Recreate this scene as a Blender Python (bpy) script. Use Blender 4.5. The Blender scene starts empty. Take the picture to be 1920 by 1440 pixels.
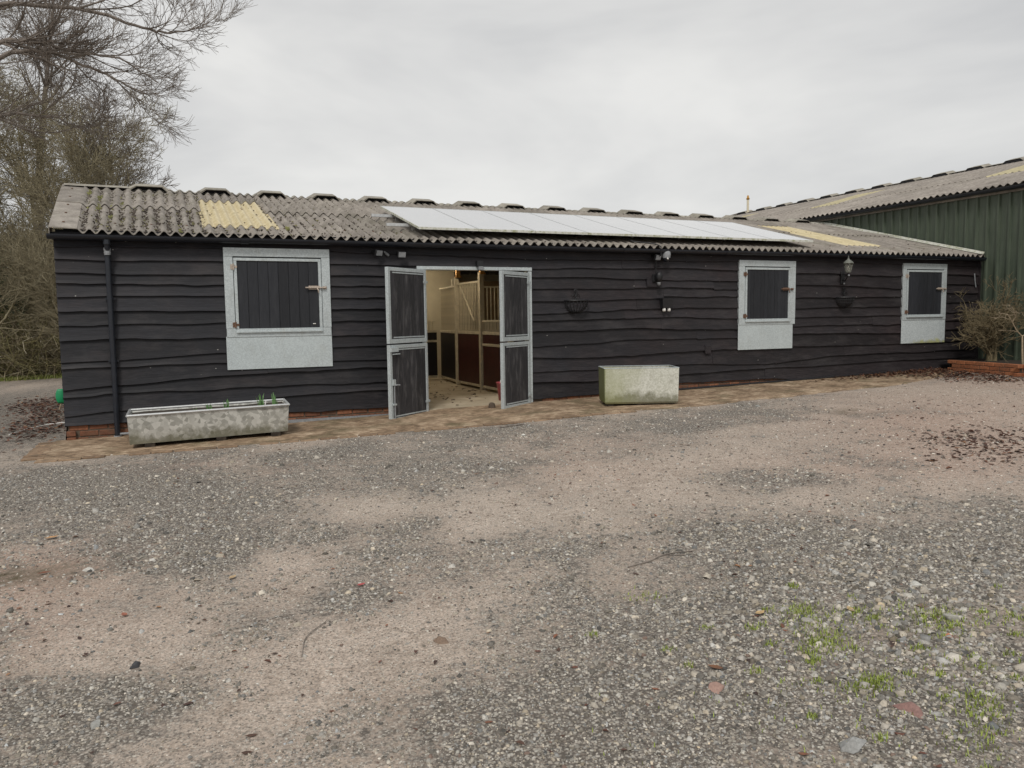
import bpy, math, random
import numpy as np
from mathutils import Vector, Matrix
random.seed(7); RNG = np.random.default_rng(7)
SC = bpy.context.scene
# ------------------------------------------------------------------ camera
cd = bpy.data.cameras.new('camera'); cam = bpy.data.objects.new('camera', cd); SC.collection.objects.link(cam)
_r = Vector((0.919619, -0.392594, -0.013093)); _u = Vector((0.045973, 0.074466, 0.996163)); _f = Vector((0.390113, 0.916692, -0.086529))
m = Matrix((( _r.x, _u.x, -_f.x), (_r.y, _u.y, -_f.y), (_r.z, _u.z, -_f.z))).to_4x4()
m.translation = Vector((0, -11.9524, 1.6)); cam.matrix_world = m
cd.sensor_width = 36; cd.lens = 36*1452.07/1920; cd.clip_start = 0.05; cd.clip_end = 3000
SC.camera = cam
# ------------------------------------------------------------------ world and sun
SUN_EL, SUN_AZ = math.radians(48), math.radians(212)   # azimuth measured clockwise from +Y
w = bpy.data.worlds.new('World'); SC.world = w; w.use_nodes = True
nt = w.node_tree; nt.nodes.clear()
out = nt.nodes.new('ShaderNodeOutputWorld'); bg = nt.nodes.new('ShaderNodeBackground'); bg.inputs['Strength'].default_value = 0.1
sky = nt.nodes.new('ShaderNodeTexSky'); sky.sky_type = 'NISHITA'; sky.sun_disc = False; sky.sun_elevation = SUN_EL; sky.sun_rotation = SUN_AZ
tc = nt.nodes.new('ShaderNodeTexCoord'); mp = nt.nodes.new('ShaderNodeMapping'); mp.inputs['Scale'].default_value = (1.1, 0.8, 3.2); mp.inputs['Rotation'].default_value = (0, 0.25, 0.5)
nz = nt.nodes.new('ShaderNodeTexNoise'); nz.inputs['Scale'].default_value = 1.6; nz.inputs['Detail'].default_value = 5; nz.inputs['Roughness'].default_value = 0.55; nz.inputs['Distortion'].default_value = 0.3
cr = nt.nodes.new('ShaderNodeValToRGB')
cr.color_ramp.elements[0].position = 0.33; cr.color_ramp.elements[0].color = (0.455, 0.457, 0.460, 1)
cr.color_ramp.elements[1].position = 0.68; cr.color_ramp.elements[1].color = (0.675, 0.668, 0.648, 1)
vm = nt.nodes.new('ShaderNodeVectorMath'); vm.operation = 'SCALE'; vm.inputs['Scale'].default_value = 10.0
mx = nt.nodes.new('ShaderNodeMixRGB'); mx.inputs['Fac'].default_value = 0.95
L = nt.links.new
L(tc.outputs['Generated'], mp.inputs['Vector']); L(mp.outputs['Vector'], nz.inputs['Vector']); L(nz.outputs['Fac'], cr.inputs['Fac'])
L(cr.outputs['Color'], vm.inputs[0]); L(sky.outputs['Color'], mx.inputs['Color1']); L(vm.outputs['Vector'], mx.inputs['Color2'])
L(mx.outputs['Color'], bg.inputs['Color']); L(bg.outputs['Background'], out.inputs['Surface'])
sd = bpy.data.lights.new('sun', 'SUN'); sd.energy = 1.5; sd.angle = math.radians(14); sd.color = (1, 0.96, 0.9)
so = bpy.data.objects.new('sun', sd); SC.collection.objects.link(so)
sdir = Vector((math.sin(SUN_AZ)*math.cos(SUN_EL), math.cos(SUN_AZ)*math.cos(SUN_EL), math.sin(SUN_EL)))
so.rotation_euler = sdir.to_track_quat('Z', 'Y').to_euler(); so.location = (0, -20, 30)
SC.view_settings.view_transform = 'Standard'; SC.view_settings.look = 'None'; SC.view_settings.exposure = 0.3; SC.view_settings.gamma = 1.0
SC.view_settings.use_curve_mapping = False
# ------------------------------------------------------------------ helpers
COL = SC.collection
def tag(o, label=None, cat=None, group=None, kind=None):
    if label: o['label'] = label
    if cat: o['category'] = cat
    if group: o['group'] = group
    if kind: o['kind'] = kind
    return o
def empty(name, loc, label, cat, group=None, rz=0):
    o = bpy.data.objects.new(name, None); o.empty_display_size = 0.2; COL.objects.link(o); o.location = loc; o.rotation_euler = (0, 0, rz)
    return tag(o, label, cat, group)
def link(name, me, parent=None, loc=None, rot=None):
    o = bpy.data.objects.new(name, me); COL.objects.link(o)
    if parent is not None: o.parent = parent
    if loc is not None: o.location = loc
    if rot is not None: o.rotation_euler = rot
    return o
class MB:
    def __init__(s): s.v = []; s.f = []; s.fm = []
    def add(s, vs, fs, mi=0):
        b = len(s.v); s.v += [tuple(p) for p in vs]; s.f += [tuple(b+i for i in f) for f in fs]; s.fm += [mi]*len(fs); return s
    def box(s, x0, x1, y0, y1, z0, z1, mi=0):
        return s.add([(x0,y0,z0),(x1,y0,z0),(x1,y1,z0),(x0,y1,z0),(x0,y0,z1),(x1,y0,z1),(x1,y1,z1),(x0,y1,z1)],
            [(0,3,2,1),(4,5,6,7),(0,1,5,4),(1,2,6,5),(2,3,7,6),(3,0,4,7)], mi)
    def bevbox(s, x0, x1, y0, y1, z0, z1, b=0.004, mi=0):
        vs = []
        for ax in range(3):
            for sx in (0,1):
                for sy in (0,1):
                    for sz in (0,1):
                        p = [x1 if sx else x0, y1 if sy else y0, z1 if sz else z0]
                        for a, sg in ((0,sx),(1,sy),(2,sz)):
                            if a != ax: p[a] += -b if sg else b
                        vs.append(p)
        I = lambda ax,sx,sy,sz: ax*8+sx*4+sy*2+sz
        fs = []
        for ax in range(3):
            for sg in (0,1):
                q = []
                for (a,c) in ((0,0),(1,0),(1,1),(0,1)):
                    k = [0,0,0]; o = [i for i in range(3) if i != ax]; k[ax] = sg; k[o[0]] = a; k[o[1]] = c; q.append(I(ax,*k))
                fs.append(q if (sg == 1) == (ax != 1) else q[::-1])
        for a in range(3):
            o = [i for i in range(3) if i != a]
            for s1 in (0,1):
                for s2 in (0,1):
                    k0 = [0,0,0]; k1 = [0,0,0]; k1[a] = 1
                    for k in (k0,k1): k[o[0]] = s1; k[o[1]] = s2
                    fs.append((I(o[0],*k0), I(o[0],*k1), I(o[1],*k1), I(o[1],*k0)))
        for sx in (0,1):
            for sy in (0,1):
                for sz in (0,1): fs.append((I(0,sx,sy,sz), I(1,sx,sy,sz), I(2,sx,sy,sz)))
        return s.add(vs, fs, mi)
    def tube(s, pts, r, n=8, mi=0, cap=True):
        pts = [Vector(p) for p in pts]; k = len(pts); rs = r if isinstance(r, (list, tuple)) else [r]*k
        vs = []; ref = None
        for i, p in enumerate(pts):
            d = (pts[min(i+1,k-1)]-pts[max(i-1,0)]).normalized()
            if ref is None: ref = Vector((0,0,1)) if abs(d.z) < 0.9 else Vector((1,0,0))
            a = d.cross(ref).normalized(); b = d.cross(a).normalized(); ref = -b if False else ref
            for j in range(n):
                t = 2*math.pi*j/n; vs.append(p + a*math.cos(t)*rs[i] + b*math.sin(t)*rs[i])
        fs = [(i*n+j, i*n+(j+1)%n, (i+1)*n+(j+1)%n, (i+1)*n+j) for i in range(k-1) for j in range(n)]
        if cap: fs += [tuple(range(n))[::-1], tuple((k-1)*n+j for j in range(n))]
        return s.add(vs, fs, mi)
    def lathe(s, prof, c=(0,0,0), n=16, mi=0):
        vs = []; k = len(prof)
        for r, z in prof:
            for j in range(n):
                t = 2*math.pi*j/n; vs.append((c[0]+r*math.cos(t), c[1]+r*math.sin(t), c[2]+z))
        fs = [(i*n+j, i*n+(j+1)%n, (i+1)*n+(j+1)%n, (i+1)*n+j) for i in range(k-1) for j in range(n)]
        return s.add(vs, fs, mi)
    def mesh(s, name, mats, smooth=False):
        me = bpy.data.meshes.new(name); me.from_pydata(s.v, [], s.f)
        for mt in (mats if isinstance(mats, (list, tuple)) else [mats]): me.materials.append(mt)
        if len(me.materials) > 1: me.polygons.foreach_set('material_index', s.fm)
        if smooth: me.polygons.foreach_set('use_smooth', [True]*len(me.polygons))
        me.update(); return me
    def obj(s, name, mats, parent=None, smooth=False, loc=None, rot=None):
        return link(name, s.mesh(name, mats, smooth), parent, loc, rot)
def np_mesh(name, V, F, mat, cols=None, smooth=False):
    me = bpy.data.meshes.new(name); V = np.asarray(V, np.float32); F = np.asarray(F, np.int32); n = F.shape[1]
    me.vertices.add(len(V)); me.vertices.foreach_set('co', V.ravel()); me.loops.add(F.size); me.loops.foreach_set('vertex_index', F.ravel())
    me.polygons.add(len(F)); me.polygons.foreach_set('loop_start', np.arange(len(F), dtype=np.int32)*n)
    if smooth: me.polygons.foreach_set('use_smooth', np.ones(len(F), bool))
    me.update(calc_edges=True); me.materials.append(mat)
    if cols is not None:
        a = me.color_attributes.new('col', 'FLOAT_COLOR', 'POINT'); c = np.ones((len(V), 4), np.float32); c[:, :cols.shape[1]] = cols; a.data.foreach_set('color', c.ravel())
    return me
def hash2(ix, iy, s):
    n = (ix.astype(np.int64)*374761393 + iy.astype(np.int64)*668265263 + s*982451653) & 0xffffffff
    n = ((n ^ (n >> 13))*1274126177) & 0xffffffff
    return ((n ^ (n >> 16)) & 0xffff)/65535.0
def vn(x, y, s=0):
    x = np.asarray(x, float); y = np.asarray(y, float); ix = np.floor(x); iy = np.floor(y); fx = x-ix; fy = y-iy; fx = fx*fx*(3-2*fx); fy = fy*fy*(3-2*fy)
    a = hash2(ix, iy, s); b = hash2(ix+1, iy, s); c = hash2(ix, iy+1, s); d = hash2(ix+1, iy+1, s)
    return (a*(1-fx)+b*fx)*(1-fy)+(c*(1-fx)+d*fx)*fy
def fbm(x, y, s=0, o=4):
    t = 0; a = 1; n = 0
    for i in range(o): t = t+a*vn(np.asarray(x)*2**i, np.asarray(y)*2**i, s+i*17); n += a; a *= 0.5
    return t/n
# ------------------------------------------------------------------ materials
class NT:
    def __init__(s, name):
        s.m = bpy.data.materials.new(name); s.m.use_nodes = True; s.t = s.m.node_tree; s.b = s.t.nodes['Principled BSDF']; s.tc = None
    def n(s, typ, **kw):
        nd = s.t.nodes.new(typ)
        for k, v in kw.items():
            if k.startswith('i_'): nd.inputs[k[2:].replace('_', ' ')].default_value = v
            else: setattr(nd, k, v)
        return nd
    def l(s, a, b): s.t.links.new(a, b)
    def co(s, kind='Object', scale=(1,1,1), rot=(0,0,0)):
        if s.tc is None: s.tc = s.n('ShaderNodeTexCoord')
        mp = s.n('ShaderNodeMapping'); mp.inputs['Scale'].default_value = scale; mp.inputs['Rotation'].default_value = rot; s.l(s.tc.outputs[kind], mp.inputs[0]); return mp.outputs[0]
    def pos(s, scale=(1,1,1)):
        g = s.n('ShaderNodeNewGeometry'); mp = s.n('ShaderNodeMapping'); mp.inputs['Scale'].default_value = scale; s.l(g.outputs['Position'], mp.inputs[0]); return mp.outputs[0]
    def noise(s, vec, sc, det=4, ro=0.55, dis=0):
        x = s.n('ShaderNodeTexNoise'); x.inputs['Scale'].default_value = sc; x.inputs['Detail'].default_value = det; x.inputs['Roughness'].default_value = ro; x.inputs['Distortion'].default_value = dis
        s.l(vec, x.inputs['Vector']); return x.outputs['Fac']
    def vor(s, vec, sc, feat='F1', rnd=1):
        x = s.n('ShaderNodeTexVoronoi', feature=feat); x.inputs['Scale'].default_value = sc; x.inputs['Randomness'].default_value = rnd; s.l(vec, x.inputs['Vector']); return x
    def ramp(s, fac, stops):
        r = s.n('ShaderNodeValToRGB'); e = r.color_ramp.elements
        while len(e) < len(stops): e.new(0.5)
        for q, (p, c) in zip(e, stops):
            q.position = p; q.color = (c, c, c, 1) if isinstance(c, (int, float)) else tuple(c)+(1,)
        s.l(fac, r.inputs[0]); return r.outputs['Color']
    def mix(s, f, a, b, mode='MIX'):
        x = s.n('ShaderNodeMixRGB', blend_type=mode)
        for qi, v in ((0, f), (1, a), (2, b)):
            sock = x.inputs[qi]
            if hasattr(v, 'is_linked') or hasattr(v, 'links'): s.l(v, sock)
            elif isinstance(v, (int, float)): sock.default_value = v if qi == 0 else (v, v, v, 1)
            else: sock.default_value = tuple(v)+(1,)
        return x.outputs[0]
    def math(s, op, a, b=0.5):
        x = s.n('ShaderNodeMath', operation=op)
        for k, v in ((0, a), (1, b)):
            if isinstance(v, (int, float)): x.inputs[k].default_value = v
            else: s.l(v, x.inputs[k])
        return x.outputs[0]
    def bump(s, h, st=0.3, dist=0.01):
        x = s.n('ShaderNodeBump'); x.inputs['Strength'].default_value = st; x.inputs['Distance'].default_value = dist; s.l(h, x.inputs['Height']); s.l(x.outputs[0], s.b.inputs['Normal'])
    def rnd(s): return s.n('ShaderNodeObjectInfo').outputs['Random']
    def attr(s, name, out='Color'): return s.n('ShaderNodeAttribute', attribute_name=name).outputs[out]
    def fin(s, col=None, rough=0.8, metal=0.0, spec=None):
        if col is not None:
            if isinstance(col, (tuple, list)): s.b.inputs['Base Color'].default_value = tuple(col)+(1,)
            else: s.l(col, s.b.inputs['Base Color'])
        if isinstance(rough, (int, float)): s.b.inputs['Roughness'].default_value = rough
        else: s.l(rough, s.b.inputs['Roughness'])
        s.b.inputs['Metallic'].default_value = metal
        if spec is not None: s.b.inputs['Specular IOR Level'].default_value = spec
        return s.m
def simple(name, col, rough=0.7, metal=0, var=0.25, sc=12, bump=0.15):
    t = NT(name); c = t.co(); n = t.noise(c, sc, 4)
    lo = tuple(x*(1-var) for x in col); hi = tuple(min(1, x*(1+var)) for x in col)
    t.bump(n, bump, 0.005); return t.fin(t.ramp(n, [(0.3, lo), (0.7, hi)]), rough, metal)
def m_blackwood():
    t = NT('black_stained_wood'); p = t.pos((1.2, 4, 16)); g = t.noise(p, 5, 6, 0.65, 0.6); g2 = t.noise(t.pos((2, 2, 2)), 1.3, 4)
    base = t.ramp(g, [(0.25, (0.007,0.0068,0.0085)), (0.52, (0.0175,0.0168,0.0195)), (0.8, (0.042,0.040,0.0435))])
    # warmer brown stain on the far boards, bluer black close to the corner: the stain itself varies
    sx = t.n('ShaderNodeSeparateXYZ'); t.l(t.pos(), sx.inputs[0])
    k = t.math('ADD', t.math('MULTIPLY', sx.outputs[0], 0.05), t.math('SUBTRACT', g2, 0.35))
    tint = t.ramp(k, [(0.1, (0.90, 0.97, 1.06)), (0.75, (1.12, 0.96, 0.92))])
    c = t.mix(1.0, base, tint, 'MULTIPLY'); r = t.rnd(); c = t.mix(1.0, c, t.ramp(r, [(0, 0.72), (1, 1.25)]), 'MULTIPLY')
    sp = t.noise(t.pos((1.4, 2, 3)), 9, 5, 0.7); fd = t.ramp(t.noise(t.pos((0.7,1,2.2)), 1.7, 6, 0.7), [(0.5, 0.0), (0.72, 0.55)]); c = t.mix(fd, c, (0.058,0.053,0.054)); wm = t.ramp(t.noise(t.pos((0.5,1,1.0)), 0.9, 4, 0.6), [(0.48, 0.0), (0.66, 0.45)]); c = t.mix(wm, c, t.mix(1.0, c, (1.3,0.94,0.86), 'MULTIPLY')); sc = t.noise(t.pos((1,1,1)), 0.8, 3); spm = t.math('MULTIPLY', t.ramp(sp, [(0.66, 0.0), (0.76, 1.0)]), t.ramp(sc, [(0.5, 0.0), (0.68, 0.55)]))
    c = t.mix(spm, c, (0.16,0.155,0.15)); fl = t.vor(t.pos((1,1,1.3)), 5.5).outputs['Distance']; c = t.mix(t.math('MULTIPLY', t.ramp(fl, [(0.035, 1.0), (0.06, 0.0)]), t.ramp(sc, [(0.5, 0.0), (0.55, 0.8)])), c, (0.4,0.39,0.36))
    t.bump(g, 0.5, 0.006); return t.fin(c, t.ramp(g, [(0.3, 0.5), (0.7, 0.72)]), spec=0.35)
def m_plank(name, lo, hi, streak):
    t = NT(name); p = t.co('Object', (14, 14, 1.1)); g = t.noise(p, 4, 6, 0.7, 0.4); g2 = t.noise(t.co('Object', (5, 5, 1)), 2.2, 5, 0.7)
    c = t.ramp(g, [(0.3, lo), (0.7, hi)]); c = t.mix(t.ramp(g2, [(0.5, 0.0), (0.72, streak)]), c, (0.17,0.165,0.165)); c = t.mix(1.0, c, t.ramp(t.rnd(), [(0, 0.75), (1, 1.2)]), 'MULTIPLY')
    t.bump(g, 0.45, 0.004); return t.fin(c, 0.6, spec=0.35)
def m_galv(name, lo, hi, dirt, moss=0.0, rough=0.45, sc=26, green=0.0):
    t = NT(name); p = t.co(); v = t.vor(p, sc); hs = t.n('ShaderNodeSeparateColor'); t.l(v.outputs['Color'], hs.inputs[0])
    n = t.noise(p, 3, 5, 0.6); c = t.ramp(t.math('ADD', t.math('MULTIPLY', hs.outputs[0], 0.55), t.math('MULTIPLY', n, 0.55)), [(0.25, lo), (0.8, hi)])
    if dirt: c = t.mix(t.ramp(t.noise(t.co('Object', (1, 1, 0.5)), 6, 6, 0.7), [(0.52, 0.0), (0.75, dirt)]), c, (0.25,0.24,0.19))
    if moss:
        g = t.n('ShaderNodeSeparateXYZ'); t.l(t.co('Object'), g.inputs[0])
        mk = t.math('MULTIPLY', t.ramp(t.math('SUBTRACT', g.outputs[2], t.math('MULTIPLY', t.math('SUBTRACT', t.noise(t.co('Object', (1,1,.8)), 4.5, 7, .75), 0.5), 0.5)), [(0.08, 1.0), (0.2, 0.0)]), moss)
        c = t.mix(mk, c, (0.115,0.11,0.052))
    if green:
        gg = t.n('ShaderNodeSeparateXYZ'); t.l(t.co('Object'), gg.inputs[0]); nn = t.noise(t.co('Object', (1,1,.5)), 2.4, 6, 0.7)
        k = t.ramp(t.math('ADD', gg.outputs[0], t.math('MULTIPLY', t.math('SUBTRACT', nn, 0.5), 1.6)), [(0.02, 1.0), (0.75, 0.0)])
        c = t.mix(t.math('MULTIPLY', k, green), c, (0.27,0.29,0.10)); c = t.mix(t.ramp(t.math('MULTIPLY', gg.outputs[0], 30), [(0.3, 0.75), (0.75, 0.0)]), c, (0.11,0.13,0.03))
    t.bump(v.outputs['Distance'], 0.06, 0.003); return t.fin(c, rough, 0.25)
def m_cement(name, tint=(1,1,1), moss=0.5):
    t = NT(name); p = t.pos(); n = t.noise(t.pos((1,.5,1)), 5, 7, 0.7); f = t.noise(p, 45, 4, 0.7)
    c = t.ramp(t.math('ADD', t.math('MULTIPLY', n, 0.6), t.math('MULTIPLY', f, 0.4)), [(0.33, (0.115,0.103,0.092)), (0.5, (0.215,0.195,0.178)), (0.68, (0.34,0.32,0.29))])
    c = t.mix(1.0, c, tint, 'MULTIPLY'); c = t.mix(1.0, c, t.ramp(t.rnd(), [(0, 0.86), (1, 1.12)]), 'MULTIPLY')
    li = t.vor(p, 9); c = t.mix(t.math('MULTIPLY', t.ramp(li.outputs['Distance'], [(0.10, 1.0), (0.2, 0.0)]), t.ramp(t.noise(p, 1.5, 3), [(0.5, 0.0), (0.65, 0.6)])), c, (0.34,0.34,0.28))
    c = t.mix(t.math('MULTIPLY', t.ramp(t.noise(p, 1.1, 6, 0.65), [(0.5, 0.0), (0.72, 1.0)]), moss), c, (0.085,0.08,0.045))
    t.bump(f, 0.35, 0.004); return t.fin(c, 0.9)
def m_brick(name, lo, hi, dirt=0.4):
    t = NT(name); p = t.pos(); n = t.noise(p, 22, 5, 0.7); c = t.ramp(t.rnd(), [(0, lo), (1, hi)]); c = t.mix(1.0, c, t.ramp(n, [(0.3, 0.6), (0.7, 1.25)]), 'MULTIPLY')
    c = t.mix(t.ramp(t.noise(p, 4, 6, 0.7), [(0.45, 0.0), (0.7, dirt)]), c, (0.07,0.065,0.045)); t.bump(n, 0.5, 0.006); return t.fin(c, 0.9)
def m_col(name, rough=0.85):
    t = NT(name); n = t.noise(t.pos(), 90, 3, 0.7); t.bump(n, 0.3, 0.003); return t.fin(t.mix(1.0, t.attr('col'), t.ramp(n, [(0.3, 0.75), (0.7, 1.2)]), 'MULTIPLY'), rough)
M = {}
M['blackwood'] = m_blackwood()
M['plank'] = m_plank('weathered_door_plank', (0.015,0.015,0.017), (0.058,0.056,0.060), 0.6)
M['shutter'] = m_plank('shutter_plank', (0.014,0.0155,0.019), (0.028,0.030,0.036), 0.05)
M['galv'] = m_galv('galvanised_steel', (0.41,0.455,0.465), (0.55,0.60,0.61), 0.35, sc=70)
M['galvsheet'] = m_galv('galvanised_sheet', (0.44,0.49,0.50), (0.57,0.63,0.64), 0.2, sc=80)
M['galvtrough'] = m_galv('weathered_trough_steel', (0.33,0.33,0.30), (0.66,0.66,0.62), 0.3, 0.7, 0.6, 20)
M['galvtank'] = m_galv('weathered_tank_steel', (0.50,0.50,0.42), (0.68,0.68,0.61), 0.5, 0.75, 0.6, 50, 0.5)
M['cement'] = m_cement('fibre_cement', (1.22,1.20,1.15), 0.5); M['cement2'] = m_cement('fibre_cement_barn', (1.28,1.25,1.20), 0.2)
M['ridge'] = m_cement('ridge_fibre_cement', (1.3,1.32,1.22), 0.35)
M['brick'] = m_brick('plinth_brick', (0.15,0.062,0.035), (0.30,0.12,0.06), 0.65); M['bedbrick'] = m_brick('bed_brick', (0.25,0.085,0.035), (0.40,0.15,0.065), 0.3)
M['edgebrick'] = m_brick('edging_brick', (0.20,0.13,0.08), (0.32,0.22,0.14), 0.5)
M['mortar'] = simple('mortar', (0.10,0.075,0.055), 0.95)
M['dark'] = simple('dark_board_and_shade', (0.012,0.012,0.014), 0.9)
M['gutter'] = simple('black_plastic', (0.012,0.015,0.022), 0.32, 0, 0.2, 8, 0.03)
M['blackmetal'] = simple('black_metal', (0.011,0.011,0.013), 0.5, 0, 0.4, 30)
M['lantern'] = simple('weathered_lantern_metal', (0.14,0.145,0.125), 0.6, 0.2, 0.4, 30)
M['greymetal'] = simple('grey_plastic', (0.24,0.25,0.26), 0.5, 0, 0.2, 20, 0.02)
M['rust'] = simple('rusty_steel', (0.15,0.085,0.055), 0.8, 0.1, 0.5, 60, 0.3)
M['rustlight'] = simple('pale_rusty_bolt', (0.45,0.38,0.32), 0.55, 0.3, 0.35, 60, 0.2)
M['brass'] = simple('brass_cap', (0.55,0.30,0.08), 0.3, 0.9, 0.2, 20, 0.02)
M['cream'] = simple('cream_wall_paint', (0.66,0.60,0.46), 0.9, 0, 0.12, 2, 0.1)
M['beige'] = simple('cream_stall_steel', (0.62,0.56,0.43), 0.5, 0.1, 0.15, 10, 0.03)
M['kick'] = simple('dark_red_kickboard', (0.055,0.011,0.011), 0.45, 0, 0.3, 6, 0.05)
M['kickblack'] = simple('near_black_kickboard', (0.012,0.009,0.011), 0.5, 0, 0.3, 6, 0.05)
M['white'] = simple('white_plastic', (0.72,0.71,0.68), 0.5, 0, 0.08, 10, 0.02)
M['alu'] = simple('aluminium', (0.55,0.56,0.56), 0.4, 0.5, 0.12, 30, 0.03)
M['soil'] = simple('dark_soil', (0.035,0.026,0.018), 0.95, 0, 0.5, 25, 0.8)
M['red'] = simple('red_plastic', (0.60,0.045,0.04), 0.5); M['pink'] = simple('faded_red_plastic', (0.38,0.07,0.085), 0.45, 0, 0.15, 8, 0.03)
M['greenp'] = simple('green_plastic', (0.01,0.26,0.10), 0.45, 0, 0.1, 8, 0.03)
M['wood'] = simple('pale_wood', (0.30,0.24,0.16), 0.8, 0, 0.3, 25, 0.3); M['log'] = simple('cut_log', (0.40,0.24,0.12), 0.9, 0, 0.4, 15, 0.4)
M['bark'] = simple('grey_green_bark', (0.24,0.21,0.135), 0.95, 0, 0.4, 9, 0.6); M['bark2'] = simple('brown_bark', (0.215,0.185,0.16), 0.95, 0, 0.4, 9, 0.6)
M['twig'] = simple('shrub_twig', (0.17,0.135,0.075), 0.9, 0, 0.4, 14, 0.3)
M['brush'] = m_col('brush_stems'); M['leafmat'] = m_col('dead_leaves', 0.6); M['stone'] = m_col('crushed_stone', 0.75); M['grass'] = m_col('grass_blades', 0.6); M['moss'] = m_col('moss_and_debris', 0.95)
def m_rooflight():
    t = NT('yellowed_rooflight'); n = t.noise(t.pos(), 6, 6, 0.7); c = t.ramp(n, [(0.3, (0.44,0.36,0.19)), (0.7, (0.66,0.57,0.36))])
    t.fin(c, 0.45); t.b.inputs['Transmission Weight'].default_value = 0.0; return t.m
M['rooflight'] = m_rooflight()
def m_greenclad():
    t = NT('green_steel_cladding'); n = t.noise(t.pos((3,3,0.4)), 3.5, 6, 0.65); f = t.noise(t.pos((1,1,1)), 20, 4)
    c = t.ramp(n, [(0.3, (0.046,0.062,0.042)), (0.7, (0.082,0.102,0.072))]); c = t.mix(t.ramp(t.noise(t.pos((4,4,0.3)), 2.3, 6, 0.7), [(0.5, 0.0), (0.75, 0.4)]), c, (0.12,0.15,0.115))
    t.bump(f, 0.05, 0.003); return t.fin(c, 0.5)
M['greenclad'] = m_greenclad()
def m_panel():
    t = NT('sky_toned_solar_glass'); n = t.noise(t.pos((1,.4,1)), 4, 6, 0.65)
    c = t.ramp(n, [(0.3, (0.42,0.425,0.43)), (0.7, (0.50,0.50,0.50))]); t.fin(c, 0.16, spec=0.9)  # pale base colour stands in for the sky mirrored in the glass
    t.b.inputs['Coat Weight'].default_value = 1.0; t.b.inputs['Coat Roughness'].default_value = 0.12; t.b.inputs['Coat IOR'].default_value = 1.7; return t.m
M['panel'] = m_panel()
def m_galvstain():
    t = NT('algae_stained_sheet'); p = t.pos(); v = t.vor(p, 60); hs = t.n('ShaderNodeSeparateColor'); t.l(v.outputs['Color'], hs.inputs[0]); n = t.noise(p, 5, 6, 0.7)
    c = t.ramp(t.math('ADD', t.math('MULTIPLY', hs.outputs[0], 0.5), t.math('MULTIPLY', n, 0.5)), [(0.25, (0.44,0.49,0.50)), (0.8, (0.62,0.67,0.68))])
    s = t.n('ShaderNodeSeparateXYZ'); t.l(p, s.inputs[0])
    mk = t.math('MULTIPLY', t.ramp(t.math('SUBTRACT', s.outputs[2], t.math('MULTIPLY', t.math('SUBTRACT', n, 0.5), 0.35)), [(0.955, 1.0), (1.0, 0.0)]), t.ramp(t.math('MULTIPLY', s.outputs[0], 0.05), [(0.714, 0.0), (0.728, 0.85)]))
    c = t.mix(mk, c, t.mix(t.ramp(n, [(0.4, 0.0), (0.6, 1.0)]), (0.24,0.23,0.14), (0.50,0.52,0.17))); return t.fin(c, 0.5, 0.15)
M['galvstain'] = m_galvstain()
M['rooflight2'] = simple('dull_rooflight', (0.42,0.37,0.22), 0.6, 0, 0.2, 4)
M['stalldark'] = simple('stall_back_darkened', (0.20,0.14,0.08), 0.8, 0, 0.3, 5)
def m_panelframe():
    t = NT('mossy_aluminium_frame'); n = t.noise(t.pos((2,2,2)), 7, 5, 0.7); c = t.ramp(n, [(0.45, (0.58,0.58,0.53)), (0.68, (0.25,0.26,0.13))]); return t.fin(c, 0.6)
M['pframe'] = m_panelframe()
def m_floor():
    t = NT('dusty_concrete'); n = t.noise(t.pos(), 2.5, 7, 0.7); c = t.ramp(n, [(0.3, (0.33,0.27,0.19)), (0.7, (0.50,0.43,0.32))]); f = t.noise(t.pos(), 40, 3); t.bump(f, 0.2, 0.003); return t.fin(c, 0.85)
M['floor'] = m_floor()
def m_glass():
    t = NT('lantern_glass'); t.fin((0.5,0.5,0.45), 0.15); t.b.inputs['Transmission Weight'].default_value = 0.75; t.b.inputs['IOR'].default_value = 1.2; return t.m
M['glass'] = m_glass()
def m_emit(name, col, st):
    t = NT(name); t.fin(col, 0.5); t.b.inputs['Emission Color'].default_value = tuple(col)+(1,); t.b.inputs['Emission Strength'].default_value = st; return t.m
M['tube'] = m_emit('lit_batten_diffuser', (1.0, 0.84, 0.60), 40.0)
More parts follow.
